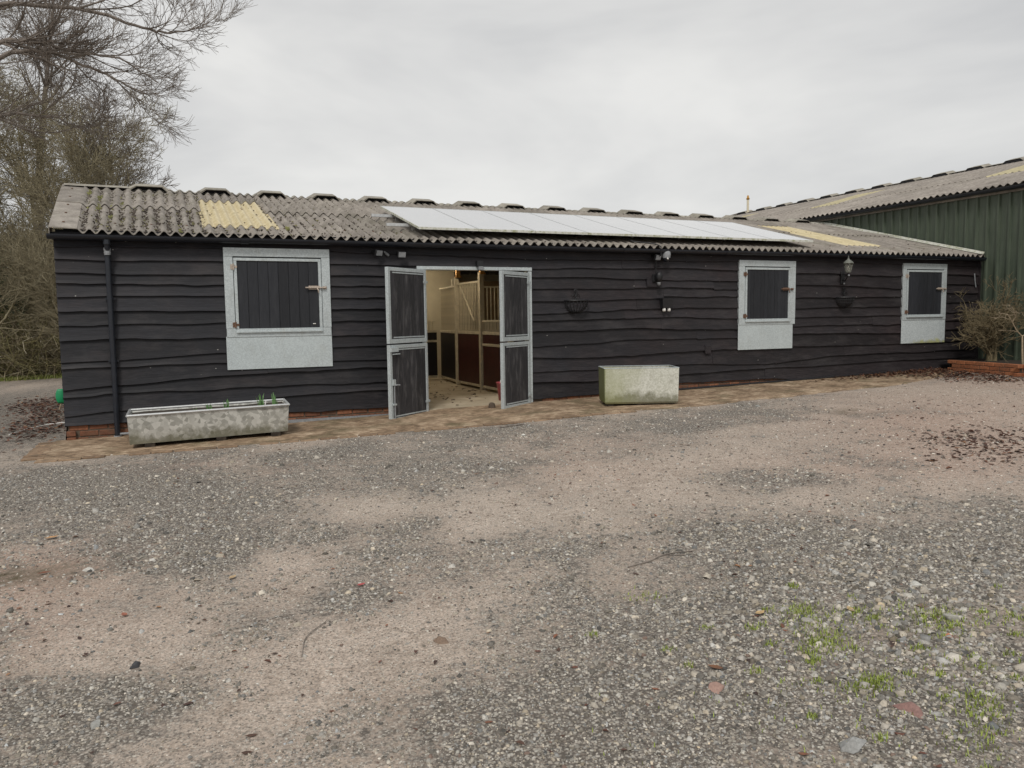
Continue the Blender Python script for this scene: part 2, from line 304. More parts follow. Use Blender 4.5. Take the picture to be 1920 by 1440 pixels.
def m_ground():
    t = NT('gravel_and_dirt'); p = t.pos(); gm = t.n('ShaderNodeAttribute', attribute_name='col'); s = t.n('ShaderNodeSeparateColor'); t.l(gm.outputs['Color'], s.inputs[0])
    n1 = t.noise(p, 3.2, 7, 0.7); n2 = t.noise(p, 16, 5, 0.7); n3 = t.noise(p, 70, 3, 0.7)
    k = t.math('ADD', s.outputs[0], t.math('ADD', t.math('MULTIPLY', t.math('SUBTRACT', n1, 0.5), 1.5), t.math('MULTIPLY', t.math('SUBTRACT', n2, 0.5), 2.2)))
    gk = t.ramp(k, [(0.27, 0.0), (0.78, 0.95)])
    dirt = t.ramp(t.math('ADD', t.math('MULTIPLY', n2, 0.5), t.math('MULTIPLY', n1, 0.5)), [(0.34, (0.225,0.188,0.151)), (0.5, (0.425,0.363,0.303)), (0.66, (0.59,0.51,0.435))])
    red = t.ramp(n2, [(0.3, (0.265,0.182,0.138)), (0.7, (0.47,0.36,0.295))]); dirt = t.mix(s.outputs[1], dirt, red)
    dirt = t.mix(1.0, dirt, t.ramp(n3, [(0.32, 0.55), (0.66, 1.32)]), 'MULTIPLY')
    v = t.vor(p, 62); vs = t.n('ShaderNodeSeparateColor'); t.l(v.outputs['Color'], vs.inputs[0])
    v2 = t.vor(p, 135); vs2 = t.n('ShaderNodeSeparateColor'); t.l(v2.outputs['Color'], vs2.inputs[0])
    rc = [(0.0, (0.06,0.054,0.048)), (0.42, (0.205,0.183,0.158)), (0.75, (0.39,0.355,0.305)), (0.92, (0.55,0.515,0.45)), (1.0, (0.65,0.63,0.56))]
    g = t.mix(0.45, t.ramp(vs.outputs[0], rc), t.ramp(vs2.outputs[0], rc)); g = t.mix(t.ramp(v.outputs['Distance'], [(0.38, 0.0), (0.60, 0.85)]), g, (0.06,0.052,0.044))
    # single pale chips in the dirt too
    g = t.mix(t.math('MULTIPLY', s.outputs[1], 0.3), g, (0.2,0.15,0.12))
    dirt = t.mix(t.math('MULTIPLY', t.ramp(vs2.outputs[1], [(0.80, 0.0), (0.84, 1.0)]), 0.75), dirt, t.ramp(vs2.outputs[2], rc))
    c = t.mix(gk, dirt, g)
    c = t.mix(t.math('MULTIPLY', s.outputs[2], t.ramp(n2, [(0.36, 0.25), (0.6, 1.0)])), c, t.mix(n2, (0.055,0.040,0.016), (0.12,0.09,0.045)))
    h = t.math('ADD', t.math('MULTIPLY', t.math('SUBTRACT', 1.0, v.outputs['Distance']), t.math('ADD', t.math('MULTIPLY', gk, 0.6), 0.1)), t.math('MULTIPLY', n3, 0.4))
    t.bump(h, 0.75, 0.012)
    r = t.math('SUBTRACT', 0.88, t.math('MULTIPLY', s.outputs[2], 0.45)); return t.fin(c, r, spec=0.4)
M['ground'] = m_ground()
def m_apron():
    t = NT('muddy_concrete'); p = t.pos(); n = t.noise(p, 2.6, 7, 0.7, 0.3); n2 = t.noise(t.pos((1,1.8,1)), 9, 6, 0.7); n3 = t.noise(p, 55, 3, 0.7)
    c = t.ramp(t.math('ADD', t.math('MULTIPLY', n, 0.5), t.math('MULTIPLY', n2, 0.5)), [(0.38, (0.095,0.062,0.034)), (0.5, (0.27,0.185,0.115)), (0.61, (0.52,0.40,0.28))])
    c = t.mix(t.ramp(t.noise(p, 1.4, 5, 0.6), [(0.5, 0.0), (0.66, 0.6)]), c, (0.095,0.085,0.038)); c = t.mix(1.0, c, t.ramp(n3, [(0.3, 0.75), (0.7, 1.2)]), 'MULTIPLY')
    t.bump(n3, 0.4, 0.005); return t.fin(c, 0.82)
M['apron'] = m_apron()
def m_bank():
    t = NT('brushy_bank'); p = t.pos(); n = t.noise(p, 1.5, 8, 0.75); c = t.ramp(n, [(0.3, (0.08,0.07,0.032)), (0.6, (0.18,0.157,0.075)), (0.8, (0.26,0.225,0.125))]); t.bump(n, 1, 0.1); return t.fin(c, 0.95)
M['bank'] = m_bank()
EDGES_LEFT = [
 [(-1.48,2.603),(-0.71,2.607),(0.62,2.629),(1.67,2.620),(2.79,2.595),(3.38,2.590)],
 [(-1.49,2.435),(-0.72,2.419),(0.62,2.432),(1.66,2.432),(2.78,2.432),(3.38,2.424)],
 [(-1.50,2.273),(-0.73,2.252),(0.61,2.264),(1.65,2.258),(2.78,2.260),(3.37,2.257)],
 [(-1.51,2.111),(-0.74,2.100),(0.60,2.097),(1.65,2.093),(2.77,2.088),(3.37,2.081)],
 [(-1.52,1.927),(-0.75,1.932),(0.59,1.937),(1.64,1.934),(2.77,1.932),(3.37,1.931)],
 [(-1.53,1.743),(-0.76,1.743),(0.59,1.738),(1.64,1.744),(2.76,1.743),(3.36,1.746)],
 [(-1.54,1.551),(-0.77,1.560),(0.58,1.554),(1.63,1.561),(2.76,1.561),(3.36,1.561)],
 [(-1.55,1.345),(-0.78,1.362),(0.57,1.354),(1.62,1.354),(2.75,1.346),(3.35,1.342)],
 [(-1.57,1.066),(-0.79,1.090),(0.56,1.146),(1.61,1.162),(2.75,1.180),(3.35,1.181)],
 [(-1.57,0.973),(-0.80,0.987),(0.55,0.991),(1.61,0.978),(2.74,0.956),(3.34,0.961)],
 [(-1.59,0.701),(-0.81,0.729),(0.55,0.806),(1.60,0.826),(2.74,0.848),(3.34,0.834)],
 [(-1.59,0.600),(-0.81,0.618),(0.54,0.627),(1.59,0.617),(2.73,0.606),(3.33,0.604)],
 [(-1.61,0.326),(-0.83,0.359),(0.53,0.394),(1.59,0.456),(2.73,0.472),(3.33,0.467)],
 [(-1.61,0.196),(-0.84,0.202),(0.52,0.199),(1.58,0.213),(2.72,0.203),(3.32,0.211)],
]
EDGES_MID = [
 [(5.51,2.550),(6.52,2.558),(7.38,2.562),(8.64,2.563),(9.73,2.580),(10.37,2.579)],
 [(5.50,2.408),(6.52,2.429),(7.38,2.421),(8.64,2.436),(9.73,2.409),(10.37,2.406)],
 [(5.50,2.256),(6.52,2.255),(7.38,2.233),(8.64,2.232),(9.74,2.229),(10.37,2.222)],
 [(5.50,2.060),(6.52,2.062),(7.38,2.073),(8.64,2.085),(9.74,2.058),(10.38,2.049)],
 [(5.50,1.854),(6.52,1.868),(7.38,1.894),(8.64,1.909),(9.74,1.917),(10.38,1.915)],
 [(5.50,1.648),(6.52,1.674),(7.38,1.704),(8.64,1.733),(9.74,1.725),(10.38,1.720)],
 [(5.49,1.522),(6.52,1.526),(7.38,1.543),(8.64,1.546),(9.75,1.502),(10.39,1.494)],
 [(5.49,1.333),(6.52,1.331),(7.38,1.343),(8.65,1.320),(9.75,1.299),(10.39,1.287)],
 [(5.49,1.089),(6.52,1.099),(7.38,1.152),(8.65,1.152),(9.75,1.147),(10.39,1.132)],
 [(5.49,0.890),(6.51,0.865),(7.38,0.875),(8.65,0.914),(9.75,0.933),(10.40,0.935)],
 [(5.48,0.672),(6.51,0.659),(7.38,0.674),(8.65,0.686),(9.76,0.636),(10.40,0.623)],
 [(5.48,0.481),(6.51,0.453),(7.38,0.453),(8.65,0.497),(9.76,0.523),(10.41,0.529)],
 [(5.48,0.180),(6.51,0.199),(7.38,0.231),(8.65,0.327),(9.76,0.328),(10.41,0.320)],
]
EDGES_RIGHT = [
 [(10.50,2.591),(11.29,2.604),(12.13,2.606),(13.96,2.578),(15.51,2.576),(16.67,2.568)],
 [(10.50,2.367),(11.30,2.374),(12.13,2.372),(13.97,2.344),(15.52,2.380),(16.68,2.378)],
 [(10.50,2.151),(11.31,2.155),(12.14,2.137),(13.99,2.087),(15.53,2.183),(16.69,2.176)],
 [(10.51,1.905),(11.31,1.903),(12.15,1.901),(13.99,1.930),(15.54,1.997),(16.71,1.985)],
 [(10.51,1.688),(11.32,1.682),(12.15,1.697),(14.00,1.694),(15.55,1.776),(16.72,1.794)],
 [(10.52,1.533),(11.32,1.524),(12.16,1.524),(14.01,1.525),(15.56,1.578),(16.73,1.590)],
 [(10.52,1.347),(11.33,1.334),(12.16,1.341),(14.02,1.344),(15.57,1.391),(16.74,1.386)],
 [(10.52,1.192),(11.33,1.175),(12.17,1.168),(14.02,1.141),(15.58,1.191),(16.75,1.182)],
 [(10.53,0.952),(11.34,0.930),(12.18,0.929),(14.03,0.925),(15.59,0.933),(16.77,0.940)],
 [(10.53,0.618),(11.34,0.664),(12.18,0.723),(14.04,0.732),(15.60,0.732),(16.78,0.758)],
 [(10.54,0.535),(11.35,0.525),(12.19,0.537),(14.05,0.561),(15.61,0.555),(16.79,0.589)],
 [(10.54,0.325),(11.35,0.279),(12.20,0.275),(14.06,0.275),(15.62,0.318),(16.80,0.345)],
]
# ------------------------------------------------------------------ ground
def gplane(x): return 0.0195*(np.clip(x, -6, 18)+1.43)
def gz(x, y):
    x = np.asarray(x, float); y = np.asarray(y, float)
    amp = np.clip((-2.3-y)/1.5, 0, 1)
    z = gplane(x)+amp*(0.035*(fbm(x*0.6, y*0.6, 3, 3)-0.5)+0.018*(fbm(x*3.1, y*3.1, 9, 3)-0.5))
    z = z-0.03*np.exp(-((x+1.15)**2/0.25+(y+6.2)**2/0.06))-0.015*np.exp(-((x-8.8)**2/0.3+(y+3.7)**2/0.1))
    inside = (y > 0.06) & (y < 9.6) & (x > -1.35) & (x < 16.4)
    return np.where(inside, -0.12, z)
DARK = [(-1.3,-3,1.0),(-0.4,-3.6,.9),(-.4,-4.9,.9),(.2,-5.6,.6),(1.5,-3.2,.9),(2.2,-4.5,.8),(3.5,-2.6,1.0),(2.0,-7.4,.4),(.8,-7.75,.28),(.3,-7.9,.2),(-.5,-8.5,.35),(-.2,-8.4,.3),(2.1,-8.9,.45),(3.8,-8.6,.9),(4.9,-8.4,.9),(3.3,-8.2,.7),(3.0,-9.8,.8),(2.1,-9.9,.7),(1.0,-9.5,.4),(1.4,-9.4,.5),(4.8,-6.5,.5),(6.2,-6.6,.5),(5.8,-3.4,.8),(7.5,-3.0,.7),(-2.8,2,2.5),(-3.4,7,3),(-3,-4,1.4),(.1,-6.6,.25),(1.6,-6.4,.25),(9.5,-4.2,.6)]  # darker gravel; far-left blobs also stand in for tree shade and wet ground
LITE = [(-.8,-6.9,.5),(-.4,-7.7,.35),(1.4,-5.9,.5),(.6,-6.9,.35),(2.2,-6.2,.5),(3.6,-5.9,.8),(4.4,-7.4,.6),(8,-6,1.4),(6.3,-7.3,.9),(5.2,-5.7,.7),(1.0,-8.5,.3),(.5,-8.7,.4),(10,-4.5,1.4),(11.5,-3,1.2),(-.3,-8.0,.25),(13,-3,1.5)]
REDS = [(-1.1,-6.3,.7,.9),(-.1,-2.9,.5,.5),(1.0,-3.6,.4,.5),(8.3,-5.5,1.6,.75),(6.8,-7.0,1.0,.55),(10.5,-4.0,1.8,.55),(4.5,-3.9,.8,.4),(3.4,-5.2,.8,.3),(13.5,-2.5,1.5,.6),(-.9,-7.4,.5,.35),(5.6,-6.3,.9,.35)]
def gmask(x, y):
    g = 0.42+0*x
    for a, b, r in DARK: g = g+0.43*np.exp(-((x-a)**2+(y-b)**2)/(r*r))
    for a, b, r in LITE: g = g-0.42*np.exp(-((x-a)**2+(y-b)**2)/(r*r))
    g = np.clip(g, 0, 1)+0.9*(fbm(x*2.1, y*2.1, 21, 5)-0.5)+0.3*(fbm(x*.6-y*.9, x*.25+y*.2, 26, 3)-.5)
    rd = 0.22+0.3*(fbm(x*.9, y*.9, 61, 3)-.45)
    for a, b, r, k in REDS: rd = rd+k*np.exp(-((x-a)**2+(y-b)**2)/(r*r))
    wt = np.clip(1.3*np.exp(-((x+1.15)**2/0.13+(y+6.22)**2/0.03))-.8*(fbm(x*5, y*7, 14, 3)-.35), 0, 1)*(np.exp(-((x+1.15)**2/0.3+(y+6.22)**2/0.09)) > .3)+.35*np.exp(-((x+1.0)**2/.5+(y+6.5)**2/.12))*(fbm(x*4, y*6, 15, 3) > .45)+0.75*np.exp(-((x-8.8)**2/0.16+(y+3.75)**2/0.09)**1.3)*(fbm(x*6, y*6, 4, 3) > 0.42)
    return np.clip(g, 0, 1), np.clip(rd, 0, 1), np.clip(wt, 0, 1)
def axis(dense, lo, hi):
    a = list(dense); st = dense[1]-dense[0]; v = dense[-1]; s = st
    while v < hi: s *= 1.25; v += s; a.append(v)
    v = dense[0]; s = st
    while v > lo: s *= 1.25; v -= s; a.insert(0, v)
    return np.array(a)
gx = axis(np.arange(-6, 17.01, 0.085), -900, 900)
gy = axis(np.unique(np.round(np.concatenate([np.arange(-12.6, 0.03, 0.085), [0.03, 0.09]]), 3)), -900, 900)
GX, GY = np.meshgrid(gx, gy); V = np.stack([GX.ravel(), GY.ravel(), gz(GX, GY).ravel()], 1)
nx_, ny_ = len(gx), len(gy); I, J = np.meshgrid(np.arange(nx_-1), np.arange(ny_-1)); b = (J*nx_+I).ravel()
g1, g2, g3 = gmask(V[:, 0], V[:, 1])
ground = link('ground', np_mesh('ground', V, np.stack([b, b+1, b+nx_+1, b+nx_], 1), M['ground'], np.stack([g1, g2, g3], 1), True)); tag(ground, kind='structure')
# apron of muddy concrete along the wall with a brick edge course
def apron_front(x):
    return float(np.interp(x, [-1.6, 0, 1.8, 4.1, 5.7, 7, 9.3, 12, 14.2, 15.2], [-1.62, -1.74, -1.86, -1.98, -1.9, -2.05, -1.95, -1.75, -1.1, -0.5]))
xs = np.arange(-1.62, 15.3, 0.12); V = []; F = []
for i, x in enumerate(xs):
    yf = apron_front(x); rag = 0 if x < 6 else 0.28*(fbm(x*1.3, 2.2, 8, 3)-0.5)+.1*(vn(x*7,1,3)-.5)
    for j in range(9):
        y = yf+rag+(0.02-yf-rag)*j/8; V.append((x, y, float(gplane(x))+(0.001 if j == 0 else 0.012+0.006*float(vn(x*2, y*3, 5)))))
n = 9; F = [(i*n+j, (i+1)*n+j, (i+1)*n+j+1, i*n+j+1) for i in range(len(xs)-1) for j in range(n-1)]
ap = link('concrete_apron', np_mesh('concrete_apron', V, F, M['apron'], smooth=True)); tag(ap, kind='structure')
bm_ = [MB().bevbox(-.117, .117, -.052, .052, -.05, .018, .006).mesh('edging_brick_mesh', M['edgebrick']), MB().bevbox(-.115, .115, -.05, .054, -.05, .013, .01).mesh('edging_brick_mesh_b', M['edgebrick'])]
x = -1.50
while x < 6.2:
    if random.random() > 0.08:
        yf = apron_front(x)-0.06; yn = apron_front(x+.2)-0.06
        link('brick', bm_[random.randint(0, 1)], ap, (x, yf+random.uniform(-.012,.012), float(gplane(x))+random.uniform(-.004,.006)), (random.uniform(-.02,.02), random.uniform(-.02,.02), math.atan2(yn-yf, .2)+random.uniform(-.03,.03)))
    x += 0.246
y = -1.45
for k in range(13):
    link('brick', bm_[k % 2], ap, (-1.68+random.uniform(-.01,.01), y, -0.004+random.uniform(-.004,.004)), (0, 0, random.uniform(-.04,.04))); y += 0.108
# ------------------------------------------------------------------ stable building
XL, XR = -1.47, 16.43; DX0, DX1, DZ = 3.60, 5.38, 2.36; RY = 4.8
bld = empty('stable_building', (0, 0, 0), 'long low black timber stable with corrugated fibre cement roof and open double door', 'building')
def zroof(x, y):
    s = 0.269-0.0008*(x-XL)-0.0; base = 2.805
    return base+s*(y+0.15) if y <= RY else base+s*(2*RY-y+0.15)
def xsk(x, y): return x-0.075*(y+0.15)*min(1, max(0, (0.4-x)/1.9))
c = MB()
c.box(XL, DX0-.05, 0.035, 0.12, -0.1, 2.80); c.box(DX1+.05, XR, 0.035, 0.12, -0.1, 2.80); c.box(DX0-.05, DX1+.05, 0.035, 0.12, DZ+.03, 2.80)
c.obj('wall_core', M['dark'], bld)
c = MB()
c.box(XL+.01, DX0-.06, 0.122, 0.15, 0.02, 2.83); c.box(DX1+.06, XR, 0.122, 0.15, 0.02, 2.83); c.box(DX0-.06, DX1+.06, 0.122, 0.15, DZ+.03, 2.83)
c.obj('inner_lining', M['cream'], bld)
c = MB()
for x0, x1 in ((XL, XL+.12),):
    vs = [(x0,.12,-.1),(x0,9.6,-.1),(x0,9.6,2.74),(x0,RY,4.02),(x0,.12,2.74)]; v2 = [(x1,)+p[1:] for p in vs]
    k = len(vs); c.add(vs+v2, [tuple(range(k))[::-1], tuple(range(k, 2*k))]+[(i, (i+1)%k, k+(i+1)%k, k+i) for i in range(k)])
c.obj('gable_wall', M['blackwood'], bld)
MB().box(XL+.12, XR, 9.5, 9.6, -.1, 2.84).obj('back_wall', M['cream'], bld)
# gable boards on the left end
for k in range(14):
    z1 = 2.62-k*.187; MB().add([(XL-.012,-.01,z1+.02),(XL-.012,9.6,z1+.02),(XL-.036,9.6,z1-.187),(XL-.036,-.01,z1-.187),(XL-.0,-.01,z1-.187),(XL-.0,9.6,z1-.187)],
        [(0,1,2,3),(3,2,5,4)]).obj('board', M['blackwood'], bld)
# waney-edge boards, each its own object
def edge_fn(row):
    px = np.array([p[0] for p in row]); pz = np.array([p[1] for p in row]); o = np.argsort(px); px = px[o]; pz = pz[o]
    def f(x):
        # smooth interpolation
        i = int(np.clip(np.searchsorted(px, x)-1, 0, len(px)-2)); t = min(1.15, max(-.15, (x-px[i])/(px[i+1]-px[i]))); tt = t*t*(3-2*t) if 0 <= t <= 1 else t
        return pz[i]+(pz[i+1]-pz[i])*tt
    return f
def board_row(fu, fl, x0, x1, seed, joints=None, ph=0.0, dz=None):
    xs_ = [x0]+(joints if joints is not None else []) + [x1]
    for a, b_ in zip(xs_[:-1], xs_[1:]):
        n = max(3, int((b_-a)/0.07)); oz = random.uniform(-.012,.012); oy = random.uniform(-.004,.004); sd_ = random.randint(0, 999); V = []; W = random.uniform(.3,.9)
        for i in range(n+1):
            x = a+.0015+(b_-a-.003)*i/n
            wob = 0.020*(float(fbm(x*1.1, seed, sd_, 2))-.5)+0.010*(float(vn(x*5, seed, sd_+5))-.5)*W*2
            kn = 0.012*max(0, float(vn(x*2.7, seed+9, sd_+7))-.78)/.22
            zl = fl(x)+oz+wob-kn; zu = fu(x)+.035
            zm = zl+.25*(zu-zl)
            V += [(x,-.004+oy,zu),(x,-.030+oy,zm),(x,-.043+oy,zl+.005),(x,-.038+oy,zl),(x,-.002+oy,zl+.004)]
        F = [(i*5+j, (i+1)*5+j, (i+1)*5+j+1, i*5+j+1)[::-1] for i in range(n) for j in range(4)]
        F += [(0,1,2,3,4), tuple(n*5+k for k in range(4,-1,-1))]
        mb = MB(); mb.v = V; mb.f = F; mb.obj('board', M['blackwood'], bld)
top = lambda x: 2.735
EL = [edge_fn(r) for r in EDGES_LEFT]; EM = [edge_fn(r) for r in EDGES_MID]; ER = [edge_fn(r) for r in EDGES_RIGHT]
# over the doorway two rows run through from left to middle boards
def blend(fa, fb, xa, xb):
    return lambda x: fa(x) if x < xa else (fb(x) if x > xb else fa(xa)+(fb(xb)-fa(xa))*(x-xa)/(xb-xa))
T0 = blend(EL[0], EM[0], 3.3, 5.5); T1 = blend(EL[1], EM[1], 3.3, 5.5)
def joints(x0, x1, first=None):
    out_ = []; x = x0+(first if first else random.uniform(1.4, 3.8))
    while x < x1-1.0: out_.append(x); x += random.uniform(1.7, 3.5)
    return out_
XW2 = 10.44
SL = lambda fns, xa, xb, k0: [board_row(fns[k-1] if k else top, fns[k], xa, xb, k+k0, joints(xa, xb)) for k in range(len(fns))]
board_row(top, T0, XL-.03, XW2, 1, joints(XL, XW2, 2.3)); board_row(T0, lambda x: T1(x), XL-.03, XW2, 2, joints(XL, XW2, 3.1))
for k in range(2, 14): board_row(T1 if k == 2 else EL[k-1], EL[k], XL-.03, DX0-.04, k, [1.3+random.uniform(-.5,.5)] if k % 3 == 1 else [])
for k in range(2, 13):
    js = joints(DX1+.04, XW2)
    if k == 12: js = [8.93]
    board_row(T1 if k == 2 else EM[k-1], EM[k], DX1+.04, XW2, k+30, js)
for k in range(12): board_row(top if k == 0 else ER[k-1], ER[k], XW2, XR, k+60, [] if k not in (3, 6, 9) else [random.uniform(12.4, 13.4)])
for (x0, x1, z0, z1) in ((9.0, 9.13, .86, 1.02), (7.72, 8.0, 2.10, 2.27)): MB().bevbox(x0, x1, -.058, -.03, z0, z1, .003).obj('patch_board', M['blackwood'], bld)
MB().box(XR-.02, XR+.02, -.06, .05, .3, 2.74).obj('corner_trim', M['blackwood'], bld)
MB().box(XL, XR, -.03, .034, 2.801, 2.835).obj('eaves_filler', M['dark'], bld)  # dark strip added to block interior light leaking under the corrugations
MB().box(XL-.05, XR, -.052, .034, 2.70, 2.80).obj('fascia_board', M['blackwood'], bld)
# brick plinth
MB().box(XL, DX0-.1, -.002, .034, -.1, .55).box(DX1+.1, XR, -.002, .034, -.1, .55).obj('plinth_mortar', M['mortar'], bld)
pb = [MB().bevbox(-.113, .113, -.012+.002*k, .02, -.036, .036, .005+.003*k).mesh('plinth_brick_mesh', M['brick']) for k in range(3)]
for course in range(5):
    x = XL+.13+(.12 if course % 2 else 0)
    while x < XR-.1:
        lowz = (EL[13](x) if x < DX0 else (EM[12](x) if x < XW2 else ER[11](x)))
        g0 = float(gplane(x)); zz = 0.0+course*.085+(.0 if x < DX1 else 0.085); 
        if zz+.036 > g0-.005 and zz-.036 < lowz+.005 and not (DX0-.2 < x < DX1+.2):
            link('brick', random.choice(pb), bld, (x+random.uniform(-.003,.003), random.uniform(-.004,.004), zz), (random.uniform(-.01,.01), random.uniform(-.02,.02), random.uniform(-.01,.01)))
        x += .2405
bb = MB().bevbox(-.055, .055, -.02, .12, -.036, .036, .006).mesh('corner_brick_mesh', M['brick'])
for k in range(2): link('brick', bb, bld, (XL+.04, -.03, .0+.085*k+.01), (0, 0, 0))
# ------------------------------------------------------------------ roof sheets
CW = 1.06; NC = 7; CP = CW/NC; X0C = 0.38-2*CW
def sheet(x0, x1, y0, y1, lift, mat, name='roof_sheet', parent=bld, zf=zroof, amp=.032, th=.008, per=6, phase=X0C, sk=xsk):
    n = max(2, int(round((x1-x0)/CP*per))); V = []; ys = (y0, y0+(y1-y0)*.5, y1)
    for i in range(n+1):
        x = x0+(x1-x0)*i/n; cz = amp*math.cos(2*math.pi*(x-phase)/CP-math.pi)
        for y in ys:
            lf = lift if y == y0 else lift*.4
            V.append((sk(x, y), y, zf(x, y)+cz+lf+th/2))
        for y in ys:
            lf = lift if y == y0 else lift*.4
            V.append((sk(x, y), y, zf(x, y)+cz+lf-th/2))
    F = []
    for i in range(n):
        a = i*6; b = a+6
        for j in (0, 1): F += [(a+j, b+j, b+j+1, a+j+1), (a+3+j, a+4+j, b+4+j, b+3+j)]
        F += [(a, a+3, b+3, b), (a+2, b+2, b+5, a+5)]
    F += [(0,1,4,3),(1,2,5,4),(n*6,n*6+3,n*6+4,n*6+1),(n*6+1,n*6+4,n*6+5,n*6+2)]
    mb = MB(); mb.v = V; mb.f = F; o = mb.obj(name, mat, parent)
    o.data.polygons.foreach_set('use_smooth', [True]*len(o.data.polygons))
    try:
        o.data.set_sharp_from_angle(angle=math.radians(60))
    except Exception: pass
    return o
VER = X0C+.66-.0   # left verge
ncol = int(math.ceil((XR-X0C)/CW))
for k in range(ncol):
    xa = X0C+k*CW; xb = min(xa+CW, XR+.02); xa = max(xa, XL+.25); lf = 0.0
    if k == 2 or k == 14:
        sheet(xa, xb+.02, -.15, .68, 0, M['cement']); sheet(xa-.01, xb+.03, .58, 3.5, .012, M['rooflight'], 'rooflight'); sheet(xa, xb+.02, 3.42, RY-.05, .02, M['cement'])
    else:
        yl = 2.2+random.uniform(-.02,.02)
        sheet(xa, xb+.02, -.15+random.uniform(-.012,.012), yl+.1, lf, M['cement']); sheet(xa, xb+.02, yl, RY-.05, .024, M['cement'])
    sheet(max(xa, XL-.1), xb, RY+.05, 9.75, 0, M['cement'], zf=zroof)
# verge flashing pieces on the left
for y0, y1, l in ((-.17, 2.35, 0), (2.25, 4.85, .012)):
    V = []
    for y in (y0, y1):
        z = zroof(XL, y)+.04+(l if y == y0 else 0)
        V += [(xsk(XL+.27, y), y, z), (xsk(XL-.06, y), y, z+.012), (xsk(XL-.06, y), y, z-.14), (xsk(XL-.05, y), y, z-.14), (xsk(XL-.05, y), y, z), (xsk(XL+.27, y), y, z-.01)]
    mb = MB(); mb.v = V; mb.f = [(i, (i+1)%6, 6+(i+1)%6, 6+i)[::-1] for i in range(6)]+[(0,1,2,3,4,5),(11,10,9,8,7,6)]; mb.obj('verge_flashing', M['cement'], bld)
# ridge: plain corrugated capping and a raised ventilator in each bay
def ridge_piece(k, x0, vent=True, zf=zroof, ry=RY, par=bld, cw=CW, sk=xsk, name='ridge_cap', n0=4, ysg=1):
    vx0 = x0; vx1 = x0+cw*4/7
    mb = MB(); n = 42; V = []
    for i in range(n+1):
        x = x0+cw*i/n; cz = .024*math.cos(2*math.pi*(x-X0C)/CP-math.pi)
        for dy in (-.30, -.12, 0, .12, .30):
            yy = ry+dy; z = zf(x, ry-abs(dy) if abs(dy) > .02 else ry-.07)+cz+.03; V.append((sk(x, yy), yy, z+(0.0 if abs(dy) > .02 else .0)))
    F = [(i*5+j, (i+1)*5+j, (i+1)*5+j+1, i*5+j+1) for i in range(n) for j in range(4)]
    mb.add(V, F); mb.obj(name, M['ridge'], par, smooth=True)
    h = .128; e = .13; zt = zf(x0, ry)
    def P(x, dy, dz): return (sk(x, ry+dy), ry+dy, zf(x, ry-abs(dy))+dz)
    vb = MB()
    for sg in (1, -1):
        f = [P(vx0-.04, sg*-.34, .0), P(vx0+e, sg*-.34, h-.02), P(vx1-e+.04, sg*-.34, h-.02), P(vx1+.04, sg*-.34, .0)]
        r = [P(vx0-.04, 0, .0), P(vx0+e, 0, h-.02), P(vx1-e+.04, 0, h-.02), P(vx1+.04, 0, .0)]
        vb.add(f+r, [(0,4,5,1),(1,5,6,2),(2,6,7,3)], 0)
        t_ = .012; f2 = [P(vx0-.02, sg*-.33, -.03), P(vx0+e+.01, sg*-.33, h-.034), P(vx1-e+.03, sg*-.33, h-.034), P(vx1+.02, sg*-.33, -.03)]
        # rim thickness and recessed mouth, its shade painted near-black
        vb.add(f+f2, [(0,1,5,4),(1,2,6,5),(2,3,7,6)], 0)
        rr = [(p[0], p[1]+sg*.10, p[2]) for p in f2]; vb.add(f2+rr, [(0,1,5,4),(1,2,6,5),(2,3,7,6),(4,5,6,7)], 1)
    vb.obj('ridge_ventilator', [M['ridge'], M['dark']], par)
k = 0; x = X0C+CW-0.0
x = X0C+.0
while x < XR-.3:
    if k >= 1: ridge_piece(k, x+.06)
    else: MB().add([(xsk(-1.5,y_), y_, zroof(-1.5,min(y_,2*RY-y_))+.05) for y_ in (RY-.3, RY, RY+.3)]+[(xsk(-.6,y_), y_, zroof(-.6,min(y_,2*RY-y_))+.05) for y_ in (RY-.3, RY, RY+.3)], [(0,3,4,1),(1,4,5,2)]).obj('ridge_cap', M['ridge'], bld)
    x += CW; k += 1
# fixings on the crests: too small to pick apart
fv = MB()
for k in range(int((XR-XL)/CP)):
    xc = X0C+CP*.5+CP*k
    if xc < XL+.3 or k % 3: continue
    for y in (0.35, 2.3, 2.45, 4.2):
        z = zroof(xc, y)+.034; fv.lathe([(.016,0),(.014,.01),(.0,.014)], (xsk(xc, y), y, z), 6)
for y in (.25,1.1,1.95,2.9,4.0): fv.lathe([(.018,0),(.016,.012),(0,.016)], (xsk(XL+.1, y), y, zroof(XL, y)+.048), 6)
tag(fv.obj('sheet_fixing', M['rust'], bld), kind='stuff')
# ------------------------------------------------------------------ gutter and downpipe
def half_round(mb, x0, x1, y, z, r, n=10, t=.004):
    V = []
    for x in (x0, x1):
        for rr in (r, r-t):
            for j in range(n+1):
                a = math.pi+math.pi*j/n; V.append((x, y+rr*math.cos(a), z+rr*math.sin(a)))
    m_ = n+1; F = []
    for j in range(n): F += [(j, 2*m_+j, 2*m_+j+1, j+1), (m_+j, m_+j+1, 3*m_+j+1, 3*m_+j)]
    F += [(0, m_, 3*m_, 2*m_), (n, 2*m_+n, 3*m_+n, m_+n)]
    for o in (0, 2*m_): F += [(o+j, o+j+1, o+m_+j+1, o+m_+j) for j in range(n)]
    mb.add(V, F)
GYc, GR = -.150, .068
zg = lambda x: 2.762+.004*math.sin(x*.8)
x = XL-.08; edges = [XL-.08, .9, 3.35, 5.3, 7.2, 9.4, 11.6, 12.8, 14.6, XR-.03]
